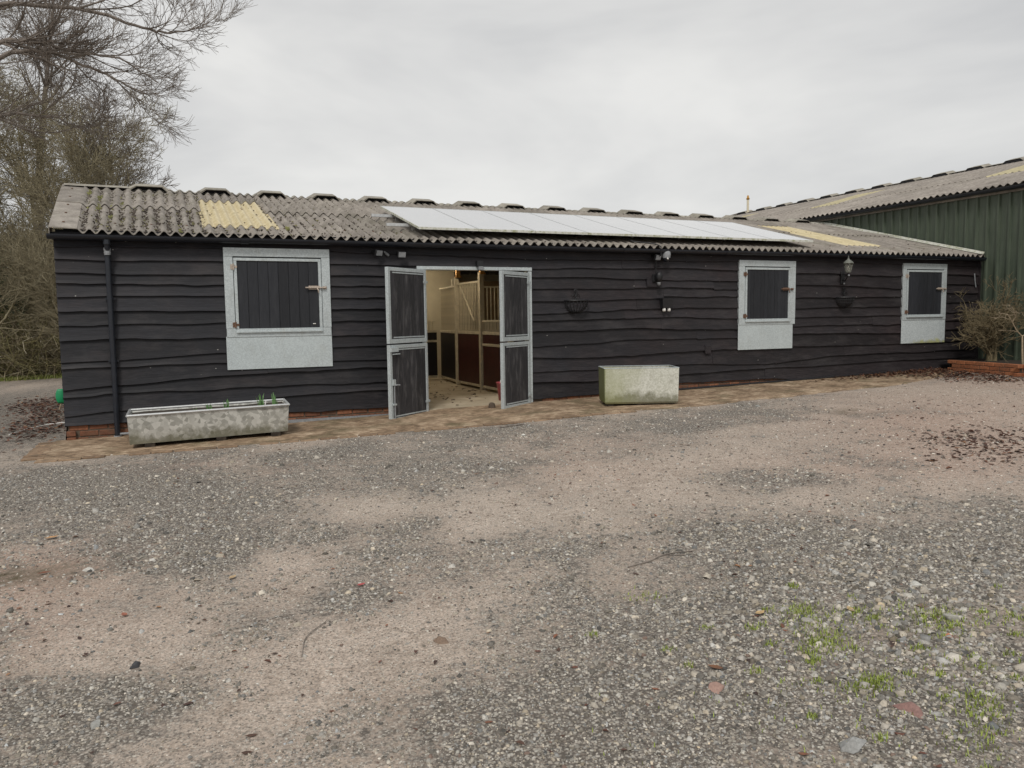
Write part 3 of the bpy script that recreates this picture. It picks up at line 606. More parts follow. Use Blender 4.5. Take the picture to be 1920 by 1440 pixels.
for a, b_ in zip(edges[:-1], edges[1:]):
    mb = MB(); half_round(mb, a, b_-.002, GYc, zg(a), GR); mb.obj('gutter', M['gutter'], bld, smooth=False)
    if b_ < XR-.1:
        mb = MB(); half_round(mb, b_-.05, b_+.05, GYc, zg(a)+.001, GR+.007, t=.005); mb.obj('gutter_union', M['gutter'], bld)
mb = MB(); mb.add([(XL-.082, GYc+GR*math.cos(math.pi+math.pi*j/10), zg(0)+GR*math.sin(math.pi+math.pi*j/10)) for j in range(11)], [tuple(range(11))]); mb.obj('gutter_stop_end', M['gutter'], bld)
x = XL+.35
while x < XR: 
    mb = MB(); half_round(mb, x-.012, x+.012, GYc, zg(x)+.002, GR+.004, 8); mb.box(x-.012, x+.012, GYc+GR-.006, -.052, zg(x)-.03, zg(x)); mb.obj('gutter_bracket', M['gutter'], bld); x += .98
mb = MB(); mb.tube([(-.86, -.150, 2.70), (-.86, -.150, 2.64)], .045, 12); mb.tube([(-.86,-.150,2.66),(-.86,-.13,2.59),(-.865,-.09,2.50),(-.865,-.085,.035)], .036, 12)
dp = mb.obj('downpipe', M['gutter'], bld, smooth=False)
MB().lathe([(.040,.0),(.040,.02),(.043,.02),(.043,.04),(.040,.04),(.040,.06),(.043,.06),(.043,.085),(.038,.10)], (-.863,-.112,2.50), 12).obj('pipe_collar', M['greymetal'], dp)
for z in (1.9, 1.05): MB().lathe([(.042,0),(.042,.035)], (-.865,-.085,z), 12).box(-.93,-.80,-.046,-.038,z,z+.03).obj('pipe_clip', M['gutter'], dp)
mb = MB(); mb.tube([(-.865,-.085,.04),(-.865,-.085,.02)], .05, 12); mb.tube([(-.84,-.09,.06),(-.62,-.09,.062)], .017, 8); mb.obj('pipe_shoe', M['greymetal'], dp)
# ------------------------------------------------------------------ shuttered windows
def window(x0, x1, zt, zf, zb, wl, wt, npl, sheet_dx, label, shade='shutter', lock='rust', washer=False, sheetmat='galvsheet'):
    f = MB(); yf = -.062
    f.bevbox(x0, x1, yf, .03, zt-wt, zt, .003); f.bevbox(x0, x0+wl, yf+.002, .03, zf+wt, zt-wt-.002, .003); f.bevbox(x1-wl, x1, yf+.002, .03, zf+wt, zt-wt-.002, .003); f.bevbox(x0+.004, x1-.004, yf+.001, .03, zf, zf+wt-.002, .003)
    fr = f.obj('window', M['galv'], bld); fr['label'] = label
    a, b_, c_, d_ = x0+wl+.008, x1-wl-.008, zf+wt-.045, zt-wt-.02
    s = .042; ys = -.072
    g = MB(); g.bevbox(a, b_, ys, -.03, d_-s, d_, .003); g.bevbox(a, b_, ys, -.03, c_, c_+s, .003); g.bevbox(a, a+s, ys+.001, -.03, c_+s+.001, d_-s-.001, .003); g.bevbox(b_-s, b_, ys+.001, -.03, c_+s+.001, d_-s-.001, .003)
    g.bevbox(a, b_-.0, ys-.018, ys+.01, c_-.018, c_+.008, .003)
    g.obj('shutter_frame', M['galv'], fr)
    pw = (b_-a-2*s)/npl
    for i in range(npl):
        MB().bevbox(a+s+i*pw+.0015, a+s+(i+1)*pw-.0015, -.056+random.uniform(-.002,.002), -.034, c_+s, d_-s, .003).obj('plank', M[shade], fr)
    MB().bevbox(x0-.008+sheet_dx[0], x1+.0+sheet_dx[1], -.052, -.046, zb, zf+.012, .002).obj('sheet_panel', M[sheetmat], fr)
    for zz, mt in ((d_-.13, 'rustlight'), (c_+.10, 'rust')):
        h = MB(); h.tube([(a-.004, ys-.012, zz-.045), (a-.004, ys-.012, zz+.045)], .011, 8); h.box(a-.045, a-.004, ys+.004, ys+.012, zz-.035, zz+.035); h.box(a, a+.045, ys-.006, ys+.002, zz-.016, zz+.016); h.obj('hinge', M['rust' if mt == 'rust' else lock], fr)
    zz = c_+.60*(d_-c_); h = MB(); h.box(b_-.19, b_-.03, ys-.008, ys+.0, zz-.028, zz+.028); h.tube([(b_-.24, ys-.02, zz), (b_+.06, ys-.02, zz)], .011, 8); h.tube([(b_-.07, ys-.02, zz), (b_-.055, ys-.04, zz-.04), (b_-.05, ys-.035, zz-.075)], .009, 6)
    h.box(b_+.02, b_+.075, ys-.006, ys+.006, zz-.02, zz+.02); h.obj('bolt', M[lock], fr)
    if washer: MB().tube([(b_-s-.10, -.062, c_+.10), (b_-s-.06, -.062, c_+.10)], .008, 6).obj('screw_plate', M['white'], fr)
    return fr
window(.605, 2.105, 2.642, 1.355, .885, .125, .125, 8, (0, 0), 'widest shutter window, left of the open door', washer=True, lock='rustlight')
window(9.765, 11.14, 2.612, 1.385, .910, .135, .115, 12, (0, -.05), 'square shutter window in the middle of the right half with rusty bolt')
w3 = window(14.06, 15.37, 2.616, 1.415, .922, .10, .12, 10, (0, -.0), lock='rustlight', label='rightmost shutter window near the green barn', sheetmat='galvstain')
# ------------------------------------------------------------------ door frame and leaves
f = MB(); f.bevbox(DX0-.07, DX0-.005, -.05, .12, .09, DZ+.0, .003); f.bevbox(DX1+.005, DX1+.07, -.05, .12, .10, DZ+.0, .003); f.bevbox(DX0-.14, DX1+.07, -.065, .12, DZ+.001, DZ+.055, .003)
f.obj('door_frame', M['galv'], bld)
def leaf(w_, h0, h1, zm, npl, loc, rz, name, label, inner=1):
    f = MB(); t = .028; s = .055
    f.bevbox(0, s, -t, t, h0, zm-.012, .003); f.bevbox(w_-s, w_, -t, t, h0, zm-.012, .003); f.bevbox(0, s, -t, t, zm+.008, h1, .003); f.bevbox(w_-s, w_, -t, t, zm+.008, h1, .003)
    f.bevbox(s, w_-s, -t+.001, t-.001, h0, h0+.06, .003); f.bevbox(s, w_-s, -t+.001, t-.001, zm-.065, zm-.013, .003); f.bevbox(s, w_-s, -t+.001, t-.001, zm+.009, zm+.075, .003); f.bevbox(s, w_-s, -t+.001, t-.001, h1-.055, h1, .003)
    for zz in (h0+.075, zm-.092, zm+.09, h1-.085): f.box(s+.02, w_-s-.06, -.024, .024, zz, zz+.018)
    o = f.obj(name, M['galv'], bld, loc=loc, rot=(0, 0, rz)); o['label'] = label
    pw = (w_-2*s)/npl
    for (za, zb) in ((h0+.06, zm-.065), (zm+.075, h1-.055)):
        for i in range(npl): MB().bevbox(s+i*pw+.001, s+(i+1)*pw-.001, -.017+random.uniform(-.002,.002), .017+random.uniform(-.002,.002), za, zb, .003).obj('plank', M['plank'], o)
    return o
# left leaf swings outward past the left jamb; right leaf half open
aL = math.radians(-142); dl = leaf(.97, .045, 2.355, 1.215, 7, (DX0-.02, -.075, 0), aL, 'door', 'left door leaf folded right back, its inner face showing')
sd_ = -1
def bolt(par, pts, r, name='bolt', mat='greymetal', extra=None):
    mb = MB(); mb.tube(pts, r, 8)
    if extra: extra(mb)
    return mb.obj(name, M[mat], par)
for sgn in (1, -1):
    y = sgn*.042
    if sgn == 1:
        bolt(dl, [(.90,y,.06),(.90,y,.62)], .011); bolt(dl, [(.90,y,.60),(.86,y+.02,.605),(.80,y+.025,.60)], .011, 'bolt_handle'); MB().box(.875,.935,y-.012,y+.012,.60,.69).box(.865,.94,y-.012,y+.012,.30,.325).obj('bolt_keep', M['galv'], dl)
        MB().box(.80,.97,y-.012,y+.02,1.10,1.165).box(.76,.93,y+.0,y+.018,1.06,1.075).obj('latch', M['galv'], dl)
aR = math.radians(180+35.5); dr = leaf(.86, .115, 2.325, 1.20, 4, (DX1-.01, -.075, 0), aR, 'door', 'right door leaf standing half open')
for z in (.28, 2.16):
    for par, xx, q in ((dr, 0.0, 1), (dl, 0.0, -1)):
        MB().tube([(xx,-.0,z-.05),(xx,0,z+.05)], .014, 8).box(-.06,.05,-.045,-.033,z-.018,z+.018).box(-.02,.09,.03,.042,z-.018,z+.018).obj('hinge', M['galv'], par)
MB().tube([(.1,.05,.16),(.02,.12,.10),(-.16,.16,.06)], .008, 6).obj('cabin_hook', M['greymetal'], dr)
# ------------------------------------------------------------------ solar panels on the roof
SPX = np.linspace(3.53, 11.66, 9); Sh = .20; Y0p, Y1p = 0.03, 2.52
def zp(x, y): return zroof(x, y)+Sh-0.02
names = ['leftmost solar panel, at the left end of the row', 'solar panel second from the left end of the row', 'solar panel third from the left end of the row', 'solar panel fourth from the left, left of the middle joint',
 'solar panel fifth from the left, right of the middle joint', 'solar panel third from the right end of the row', 'solar panel second from the right end of the row', 'rightmost solar panel, next to the yellow rooflight']
for i in range(8):
    a, b_ = SPX[i]+.003, SPX[i+1]-.003
    e = empty('solar_panel', (a, Y0p, zp(a, Y0p)), names[i], 'solar panel', 'solar panels in a row on the stable roof')
    def Q(x, y, dz): return (x-a, y-Y0p, zp(x, y)+dz-zp(a, Y0p))
    def slab(x0, x1, y0, y1, z0, z1): 
        mb = MB(); mb.add([Q(x0,y0,z0),Q(x1,y0,z0),Q(x1,y1,z0),Q(x0,y1,z0),Q(x0,y0,z1),Q(x1,y0,z1),Q(x1,y1,z1),Q(x0,y1,z1)], [(0,3,2,1),(4,5,6,7),(0,1,5,4),(1,2,6,5),(2,3,7,6),(3,0,4,7)]); return mb
    fm = slab(a, b_, Y0p, Y0p+.014, -.034, .003); 
    slab(a, b_, Y1p-.014, Y1p, -.034, .003).obj('frame', M['alu'], e)
    fm.obj('frame', M['pframe'], e); sf = slab(a, a+.009, Y0p+.014, Y1p-.014, -.034, .002); s_ = slab(b_-.009, b_, Y0p+.014, Y1p-.014, -.034, .002); sf.obj('frame', M['pframe' if i == 0 else 'alu'], e); s_.obj('frame', M['alu'], e); slab(a+.009, b_-.009, Y0p+.014, Y1p-.014, -.008, .0).obj('glass', M['panel'], e)
for y, lab in ((.70, 'lower aluminium rail sticking out under the left solar panel'), (1.75, 'upper aluminium rail sticking out under the left solar panel')):
    mb = MB(); zz = zroof(7, y); x0, x1 = SPX[0]-.35, SPX[-1]+.03
    mb.add([(x0,y-.025,zp(x0,y)-.10),(x1,y-.025,zp(x1,y)-.10),(x1,y+.025,zp(x1,y)-.10),(x0,y+.025,zp(x0,y)-.10),(x0,y-.025,zp(x0,y)-.052),(x1,y-.025,zp(x1,y)-.052),(x1,y+.025,zp(x1,y)-.045),(x0,y+.025,zp(x0,y)-.045)], [(0,3,2,1),(4,5,6,7),(0,1,5,4),(1,2,6,5),(2,3,7,6),(3,0,4,7)])
    for x in np.arange(SPX[0]+.1, x1, 1.06): mb.box(x-.02, x+.02, y-.02, y+.02, zroof(x, y)+.01, zp(x, y)-.1)
    tag(mb.obj('mounting_rail', M['alu']), lab, 'rail', 'rails carrying the solar panels')
mb = MB(); mb.tube([(7.3,.3,zroof(7.3,.3)+.12),(7.5,.05,zroof(7.5,.05)+.05),(7.75,-.05,zroof(7.7,-.05)+.045),(7.88,-.13,zroof(7.9,-.13)+.04),(7.9,-.22,2.80),(7.9,-.225,2.66),(7.9,-.07,2.6),(7.9,-.055,2.36)], .011, 6)
tag(mb.obj('cable', M['blackmetal']), 'black cable running down from the solar panels over the gutter', 'cable')
# ------------------------------------------------------------------ green barn
bx0 = 16.45; RX = 22.45; ZE = 4.27; YN, YF = -5.0, 15.4; 
barn = empty('green_barn', (bx0, 0, 0), 'taller green metal clad barn with corrugated roof, joined to the right end', 'building')
def zb(x): return ZE+.265*(x-bx0+.12) if x <= RX else ZE+.265*(2*RX-x-bx0+.12)
def barn_sheet_mesh():
    V = []; per = .25; prof = [(0,0),(.025,0),(.045,-.045),(.085,-.045),(.10,0)]; pts = []
    for k in range(4): pts += [(k*per+a, d) for a, d in prof]
    pts.append((1.002, 0))
    for y, d in pts: V += [(d, -y, -.3), (d, -y, ZE-.0)]
    return V, [(2*i, 2*i+1, 2*i+3, 2*i+2) for i in range(len(pts)-1)]
V, F = barn_sheet_mesh(); mb = MB(); mb.v = V; mb.f = F; cm = mb.mesh('cladding_sheet_mesh', M['greenclad'])
y = YF
while y > YN:
    link('cladding_sheet', cm, barn, (.01, y, 0)); y -= 1.0
MB().box(.02, 12.0, YF-.1, YF, -.3, ZE).box(.06, 12, YN, YN+.1, -.3, ZE).box(.05, .12, YN, YF, -.3, ZE).obj('wall', M['greenclad'], barn)
gw = MB(); gw.add([(.02,YF-.05,ZE),(6.0,YF-.05,5.72),(12,YF-.05,ZE),(.02,YF,ZE),(6.0,YF,5.72),(12,YF,ZE)], [(0,1,2),(3,5,4),(0,3,4,1),(1,4,5,2)]); gw.obj('gable_wall', M['greenclad'], barn)
# roof sheets of the barn: corrugations run up the slope (along X), repeat along Y
def bsheet(y0, x0, x1, lift, mat, name='roof_sheet', w_=1.17):
    n = 7*5; V = []; 
    for i in range(n+1):
        y = y0+w_*i/n; cz = .027*math.cos(2*math.pi*7*i/n)
        for x in (x0, x1):
            lf = lift if x == x0 else lift*.3
            for t in (.004, -.004): V.append((x-bx0, y, zb(x)+cz+lf+t))
    F = []
    for i in range(n):
        a = i*4; b_ = a+4; F += [(a, a+2, b_+2, b_), (a+1, b_+1, b_+3, a+3), (a, b_, b_+1, a+1), (a+2, a+3, b_+3, b_+2)]
    mb = MB(); mb.v = V; mb.f = F; o = mb.obj(name, mat, barn); o.data.polygons.foreach_set('use_smooth', [True]*len(o.data.polygons))
    try: o.data.set_sharp_from_angle(angle=math.radians(60))
    except Exception: pass
for k in range(17):
    y = YF+.15-1.17*(k+1); lit = k in (2, 7, 12)
    cuts = [bx0-.12, bx0+2.2, bx0+4.25, RX-.05]
    for j in range(3):
        mt = M['rooflight2'] if (lit and j == 1) else M['cement2']
        bsheet(y, cuts[j], cuts[j+1]+.12, .012*(j % 2)+.004*j, mt, 'rooflight' if mt is M['rooflight2'] else 'roof_sheet')
    mb = MB(); mb.add([(RX-bx0, y, zb(RX)-.02), (RX-bx0, y+1.17, zb(RX)-.02), (12.1, y+1.17, ZE), (12.1, y, ZE)], [(0,1,2,3)]); mb.obj('roof_sheet', M['cement2'], barn)
    mb = MB(); mb.add([(RX-bx0-.3, y, zb(RX-.3)+.035), (RX-bx0, y, zb(RX)+.03), (RX-bx0+.3, y, zb(RX-.3)+.035), (RX-bx0-.3, y+1.17, zb(RX-.3)+.035), (RX-bx0, y+1.17, zb(RX)+.03), (RX-bx0+.3, y+1.17, zb(RX-.3)+.035)], [(0,3,4,1),(1,4,5,2)]); mb.obj('ridge_cap', M['ridge'], barn)
    vb = MB(); h = .09
    def P(yy, dx, dz): return (RX-bx0+dx, yy, zb(RX-abs(dx))+dz)
    f = [P(y+.2,-.34,0), P(y+.32,-.34,h), P(y+.75,-.34,h), P(y+.87,-.34,0)]; r = [P(y+.2,0,0), P(y+.32,0,h), P(y+.75,0,h), P(y+.87,0,0)]; q = [P(y+.2,.34,0), P(y+.32,.34,h), P(y+.75,.34,h), P(y+.87,.34,0)]
    vb.add(f+r, [(0,1,5,4),(1,2,6,5),(2,3,7,6)], 0); vb.add(r+q, [(0,1,5,4),(1,2,6,5),(2,3,7,6)], 0)
    f2 = [P(y+.22,-.33,-.02), P(y+.33,-.33,h-.02), P(y+.74,-.33,h-.02), P(y+.85,-.33,-.02)]; vb.add(f2, [(0,3,2,1)], 1)  # near-black face stands in for shade inside the ventilator
    f3 = [P(y+.22,.33,-.02), P(y+.33,.33,h-.02), P(y+.74,.33,h-.02), P(y+.85,.33,-.02)]; vb.add(f3, [(0,1,2,3)], 1)
    vb.obj('ridge_ventilator', [M['ridge'], M['dark']], barn)
mb = MB(); mb.add([(-.15,YF+.15,ZE-.1),(RX-bx0,YF+.15,zb(RX)-.1),(RX-bx0,YF+.15,zb(RX)+.06),(-.15,YF+.15,ZE+.06),(-.15,YF+.19,ZE-.1),(RX-bx0,YF+.19,zb(RX)-.1),(RX-bx0,YF+.19,zb(RX)+.06),(-.15,YF+.19,ZE+.06)], [(0,1,2,3),(4,7,6,5),(3,2,6,7),(0,4,5,1)]); mb.obj('bargeboard', M['cement2'], barn)
for a, b_ in ((-5, -1.4), (-1.4, 2.6), (2.6, 6.6), (6.6, 10.6), (10.6, 15.5)):
    V = []
    for y in (a, b_-.003):
        for rr in (.075, .07):
            for j in range(9):
                t = math.pi+math.pi*j/8; V.append((-.13+rr*math.cos(t), y, ZE-.05+rr*math.sin(t)))
    F = []
    for j in range(8): F += [(j, 18+j, 19+j, j+1), (9+j, 10+j, 28+j, 27+j)]
    F += [(0, 9, 27, 18), (8, 26, 35, 17)]
    mb = MB(); mb.v = V; mb.f = F; mb.obj('gutter', M['gutter'], barn)
MB().box(-.05, .02, YN, YF, ZE-.16, ZE-.02).obj('fascia_board', M['cement2'], barn)
# pale flashing where the stable roof meets the barn wall
mb = MB(); V = []
for y in np.linspace(-.16, 5.0, 8):
    z = zroof(XR, min(y, RY)); V += [(16.27, y, z+.04), (16.385, y, z+.05), (16.395, y, z+.09)]
mb.v = V; mb.f = [(i*3+j, (i+1)*3+j, (i+1)*3+j+1, i*3+j+1)[::-1] for i in range(7) for j in (0, 1)]; mb.obj('abutment_flashing', M['pframe'], bld)
mb = MB(); mb.tube([(0,0,0),(0,0,.55)], .05, 10); o = mb.obj('flue_pipe', M['cream'], None, loc=(22.2, 14.6, zb(22.2)-.0)); MB().lathe([(.06,.55),(.075,.60),(.05,.62),(.035,.72),(0.0,.74)], (0,0,0), 10).obj('cowl', M['brass'], o)
tag(o, 'thin pale flue pipe with brown cowl standing up at the far end of barn ridge', 'flue pipe')
# ------------------------------------------------------------------ inside of the stable
fl = MB(); fl.box(XL+.1, XR, .02, 9.5, -.05, .12); fo = fl.obj('interior_floor', M['floor']); tag(fo, kind='structure')
MB().box(DX0-.05, DX1+.05, -.045, .019, .03, .118).obj('door_sill', M['floor'], bld)
MB().box(XL+.12, 6.6, 7.3, 7.42, .12, 3.3).obj('inner_partition_wall', M['cream'], bld)
MB().box(6.605, XR-.02, 7.3, 7.42, .12, 2.55).obj('stall_back_wall', M['stalldark'], bld)  # wall coloured brown here to darken the stall behind the bars
MB().add([(xx_, yy_, zz_) for xx_ in (9.4, 9.5) for yy_, zz_ in ((.2,.12),(7.3,.12),(7.3,3.2),(4.8,3.9),(.2,2.78))], [(0,1,2,3,4),(9,8,7,6,5),(0,5,6,1),(1,6,7,2),(2,7,8,3),(3,8,9,4),(4,9,5,0)]).obj('inner_cross_wall', M['cream'], bld)
for x in (2.4, 5.9, 9.0): # roof trusses, dark undersides seen through the door
    MB().add([(x-.05,.2,2.6),(x+.05,.2,2.6),(x+.05,4.8,3.85),(x-.05,4.8,3.85),(x-.05,.2,2.75),(x+.05,.2,2.75),(x+.05,4.8,4.0),(x-.05,4.8,4.0)], [(0,3,2,1),(4,5,6,7),(0,1,5,4),(1,2,6,5),(2,3,7,6),(3,0,4,7)]).obj('rafter', M['wood'], bld)
def stall(p0, p1, label, high, kick, rail_z=1.42, vee=False, curve=False, gate_split=False):
    p0 = Vector(p0); p1 = Vector(p1); d = p1-p0; Lg = d.length; a = math.atan2(d.y, d.x)
    e = empty('stall_partition', (p0.x, p0.y, .12), label, 'stall partition', 'stall fronts inside the stable', a)
    f = MB(); f.bevbox(0, .09, -.045, .045, 0, high-.12+.18 if high > 2 else 1.38, .004); f.obj('post', M['beige'], e)
    f = MB(); f.bevbox(.09, Lg-.01, -.025, .025, .05, .10, .003); f.bevbox(.09, Lg-.01, -.025, .025, 1.13, 1.19, .003); f.obj('rail', M['beige'], e)
    MB().box(.09, Lg-.01, -.015, .015, .10, 1.13).obj('kickboard', M[kick], e)
    if gate_split:
        MB().bevbox(.09, Lg-.01, -.028, .028, .90, .95, .003).obj('rail', M['beige'], e)
    top = high-.12; n = int((Lg-.12)/.092)
    if vee:
        # drop of the bars follows a V: high next to the post, low at the far end
        V0, V1 = .10, Lg*.72
        ln = lambda x: top if x < V0 else (top+(1.36-top)*(x-V0)/(V1-V0) if x < V1 else 1.36)
        f = MB(); f.tube([(V0,0,top),(V1,0,1.36),(Lg,0,1.36)], .018, 6); f.obj('top_rail', M['beige'], e)
    else:
        ln = lambda x: top
        f = MB(); f.bevbox(.09, Lg-.01, -.02, .02, top-.02, top+.02, .003); f.obj('top_rail', M['beige'], e)
        if curve:
            pts = [(.1,-.03,1.32),(Lg*.25,-.03,1.34),(Lg*.45,-.03,1.46),(Lg*.98,-.03,1.85)]; MB().tube(pts, .017, 6).obj('curved_rail', M['beige'], e)
    bm0 = MB().tube([(0,0,0),(0,0,1)], .015, 6).mesh('bar_mesh', M['beige'])
    for i in range(n):
        x = .13+i*.092; o = link('bar', bm0, e, (x, 0, 1.19)); o.scale = (1, 1, max(.05, ln(x)-1.19))
    return e
stall((5.62,2.75), (5.58,4.12), 'stall front with slanting V shaped bars, nearest the door', 2.32, 'kick', vee=False)
stall((5.58,4.16), (5.72,5.78), 'tall barred stall front with curved rail, left of the gold topped post', 2.28, 'kickblack', curve=True)
stall((5.62,1.25), (5.62,2.70), 'low stall front half hidden behind the right door leaf', 1.52, 'kick', gate_split=True)
stall((3.75,5.85), (5.64,5.85), 'low stall front at the left of the doorway', 1.52, 'kickblack', gate_split=True)
stall((5.75,5.0), (9.3,5.0), 'tall bars seen behind the nearest stall front', 2.3, 'kick')
def rod(p, q, r, name, mat, lab, cat, grp=None):
    return tag(MB().tube([p, q], r, 6).obj(name, M[mat]), lab, cat, grp)
rod((5.56,4.05,2.40), (5.56,3.05,1.52), .02, 'slanting_bar', 'beige', 'slanting bar crossing the upright stall bars beside the gold topped post', 'bar')
for (x, y, lab) in ((5.60, 4.14, 'gold coloured cap on top of the middle stall post'), (5.64, 2.78, 'gold coloured cap beside the right door leaf')):
    mb = MB(); mb.bevbox(-.06, .06, -.06, .06, 0, .03, .004); mb.bevbox(-.045, .045, -.045, .045, .03, .20, .01); mb.lathe([(.05,.20),(.06,.24),(.0,.30)], (0,0,0), 10); tag(mb.obj('post_cap', M['brass'], None, loc=(x, y, 2.46)), lab, 'post cap', 'gold caps on the stall posts')
e = empty('batten_light', (5.0, 6.1, 2.86), 'lit batten light under the stable ceiling, seen through the doorway', 'light', 'batten lights inside the stable')
MB().bevbox(-.65, .65, -.04, .04, 0, .04, .004).obj('light_housing', M['white'], e); MB().bevbox(-.62, .62, -.035, .035, -.035, -.001, .008).obj('light_diffuser', M['tube'], e)
e2 = empty('batten_light', (4.6, 2.9, 3.0), 'unseen batten light added to brighten the stall fronts inside the stable', 'light', 'batten lights inside the stable')  # out-of-view lamp, added to light the stall fronts
for ch in list(e.children):
    c_ = ch.copy(); COL.objects.link(c_); c_.parent = e2
# bucket and door stop
b_ = MB(); b_.lathe([(.0,.005),(.115,.005),(.12,0),(.155,.30),(.165,.31),(.165,.325),(.150,.325),(.115,.02),(0,.02)], (0,0,0), 20); bo = b_.obj('bucket', M['pink'], None, smooth=True, loc=(5.27, .74, .12)); tag(bo, 'faded red plastic bucket with pale handle behind the right door leaf', 'bucket')
MB().tube([(.16*math.cos(t), 0, .315+.13*math.sin(t)) for t in np.linspace(0, math.pi, 12)], .006, 6).obj('handle', M['white'], bo, rot=(0,0,.6))
s_ = MB(); s_.lathe([(0,0),(.05,.0),(.06,.03),(.05,.08),(.02,.10),(0,.10)], (0,0,0), 9); tag(s_.obj('door_stop_stone', M['mortar'], None, loc=(4.60,-.30,.115)), 'dark lump of stone stopping the right door leaf', 'stone')
# ------------------------------------------------------------------ planters
z0 = .085; V = []
def prism(mb, q_out, zt, q_in=None, depth=.3, bot=None):
    pass
tp = empty('trough_planter', (.3, -1.1, .05), 'long galvanised trough with a green stained foot, left of the doors', 'planter')
def loc_(p): return (p[0]-.3, p[1]+1.1, p[2]-.05)
T = [(-.655,-1.45,.450),(1.27,-1.41,.482),(1.29,-.70,.482),(-.66,-.73,.450)]; B = [(-.645,-1.37,.082),(1.255,-1.33,.119),(1.265,-.78,.119),(-.64,-.80,.082)]
mb = MB(); n = 24
def lerp(a, b, t): return tuple(a[i]+(b[i]-a[i])*t for i in range(3))
mb.add([loc_(p) for p in T+B], [(0,1,5,4)[::-1],(1,2,6,5)[::-1],(2,3,7,6)[::-1],(3,0,4,7)[::-1],(4,5,6,7)[::-1]])
Ti = [lerp(T[i], ((T[0][0]+T[2][0])/2, (T[0][1]+T[2][1])/2, T[i][2]), .012) for i in range(4)]; Bi = [lerp(B[i], ((B[0][0]+B[2][0])/2, (B[0][1]+B[2][1])/2, B[i][2]+.02), .012) for i in range(4)]
mb.add([loc_(p) for p in Ti+Bi], [(0,1,5,4),(1,2,6,5),(2,3,7,6),(3,0,4,7),(4,5,6,7)]); mb.obj('trough_body', M['galvtrough'], tp)
mb = MB(); 
for i in range(4): mb.tube([loc_(T[i]), loc_(T[(i+1) % 4])], .016, 8)
mb.obj('rim', M['alu'], tp)
mb = MB(); nx = 30; V = []
for i in range(nx+1):
    for j in range(7):
        x = -.63+1.89*i/nx; y = -1.42+.70*j/6; V.append(loc_((x, y, .405+.017*(x+.6)+.03*float(fbm(x*6, y*6, 3, 3)))))
mb.v = V; mb.f = [(i*7+j, (i+1)*7+j, (i+1)*7+j+1, i*7+j+1) for i in range(nx) for j in range(6)]; mb.obj('soil', M['soil'], tp, smooth=True)
for x, lab in ((-.42, 'wooden block under the left end of trough'), (.42, 'wooden block under the middle of trough'), (1.1, 'wooden block under the right end of trough')):
    tag(MB().bevbox(-.06, .06, -.30, .30, -.045, .045, .006).obj('wooden_block', M['soil'], None, loc=(x, -1.06, float(gplane(x))+.022)), lab, 'block', 'blocks carrying the trough')
def blades(mb, x, y, z, n, h, sp=.03, w_=.0055):
    for i in range(n):
        a = random.uniform(0, 6.28); t = random.uniform(.05,.35); bx = x+random.uniform(-sp,sp); by = y+random.uniform(-sp,sp); hh = h*random.uniform(.6,1.1)
        px, py = math.cos(a+1.57)*w_, math.sin(a+1.57)*w_; V = []
        for k, s in ((0, 1), (.5, .9), (.85, .6)):
            V += [(bx+math.cos(a)*t*hh*k*k-px*s, by+math.sin(a)*t*hh*k*k-py*s, z+hh*k), (bx+math.cos(a)*t*hh*k*k+px*s, by+math.sin(a)*t*hh*k*k+py*s, z+hh*k)]
        V.append((bx+math.cos(a)*t*hh, by+math.sin(a)*t*hh, z+hh)); mb.add(V, [(0,1,3,2),(2,3,5,4),(4,5,6)])
bulb = simple('bulb_leaf', (0.11,0.24,0.07), 0.5, 0, 0.3, 30, 0.05)
for x, y, n, h, lab in ((.93, -1.25, 18, .19, 'tall clump of bulb leaves in the trough, left of the rightmost clump'), (1.12, -1.2, 12, .19, 'rightmost clump of thin bulb leaves in the trough'), (.5, -1.2, 16, .14, 'short bulb leaves in the middle of trough'), (.3, -1.22, 12, .11, 'small leaf sprouts left of the trough middle'), (.12, -1.2, 4, .06, 'single tiny sprout in the left half of trough')):
    mb = MB(); blades(mb, 0, 0, 0, n, h, .035); tag(mb.obj('bulb_plant', bulb, None, loc=(x, y, .425)), lab, 'plant', 'bulb leaves growing in the trough')
MB_ = MB().bevbox(-.075, .075, -.03, .03, 0, .022, .004); tag(MB_.obj('plant_label', M['red'], None, loc=(.80,-1.30,.445), rot=(.1,0,.1)), 'red plastic tag lying on the soil in the trough', 'plant tag')
tag(MB().tube([(0,0,0),(.02,-.01,.11)], .008, 5).obj('plant_stake', M['white'], None, loc=(.97,-1.32,.43)), 'small white stake beside the bulb leaves in the trough', 'stake')
# square tank planter
aT = math.radians(-21); tk = empty('tank_planter', (6.10, -1.33, .20), 'deep boxy metal tank planter stained green on its left side', 'planter', rz=aT)
Lt, Dt, Ht = 1.19, .60, .565; mb = MB()
def tbox(x0,x1,y0,y1,z0,z1,ta=0.0): 
    return [(x0,y0,z0),(x1,y0,z0),(x1,y1,z0),(x0,y1,z0),(x0-ta,y0-ta,z1),(x1+ta,y0-ta,z1),(x1+ta,y1+ta,z1),(x0-ta,y1+ta,z1)]
mb.add(tbox(.01,Lt-.01,.01,Dt-.01,.03,Ht,.01), [(0,1,5,4),(1,2,6,5),(2,3,7,6),(3,0,4,7)])
mb.add(tbox(.03,Lt-.03,.03,Dt-.03,0,.03,.02), [(0,3,2,1),(0,1,5,4),(1,2,6,5),(2,3,7,6),(3,0,4,7)])
mb.add(tbox(.02,Lt-.02,.02,Dt-.02,.03,Ht,.01), [(0,4,5,1),(1,5,6,2),(2,6,7,3),(3,7,4,0)])
mb.obj('tank_body', M['galvtank'], tk)
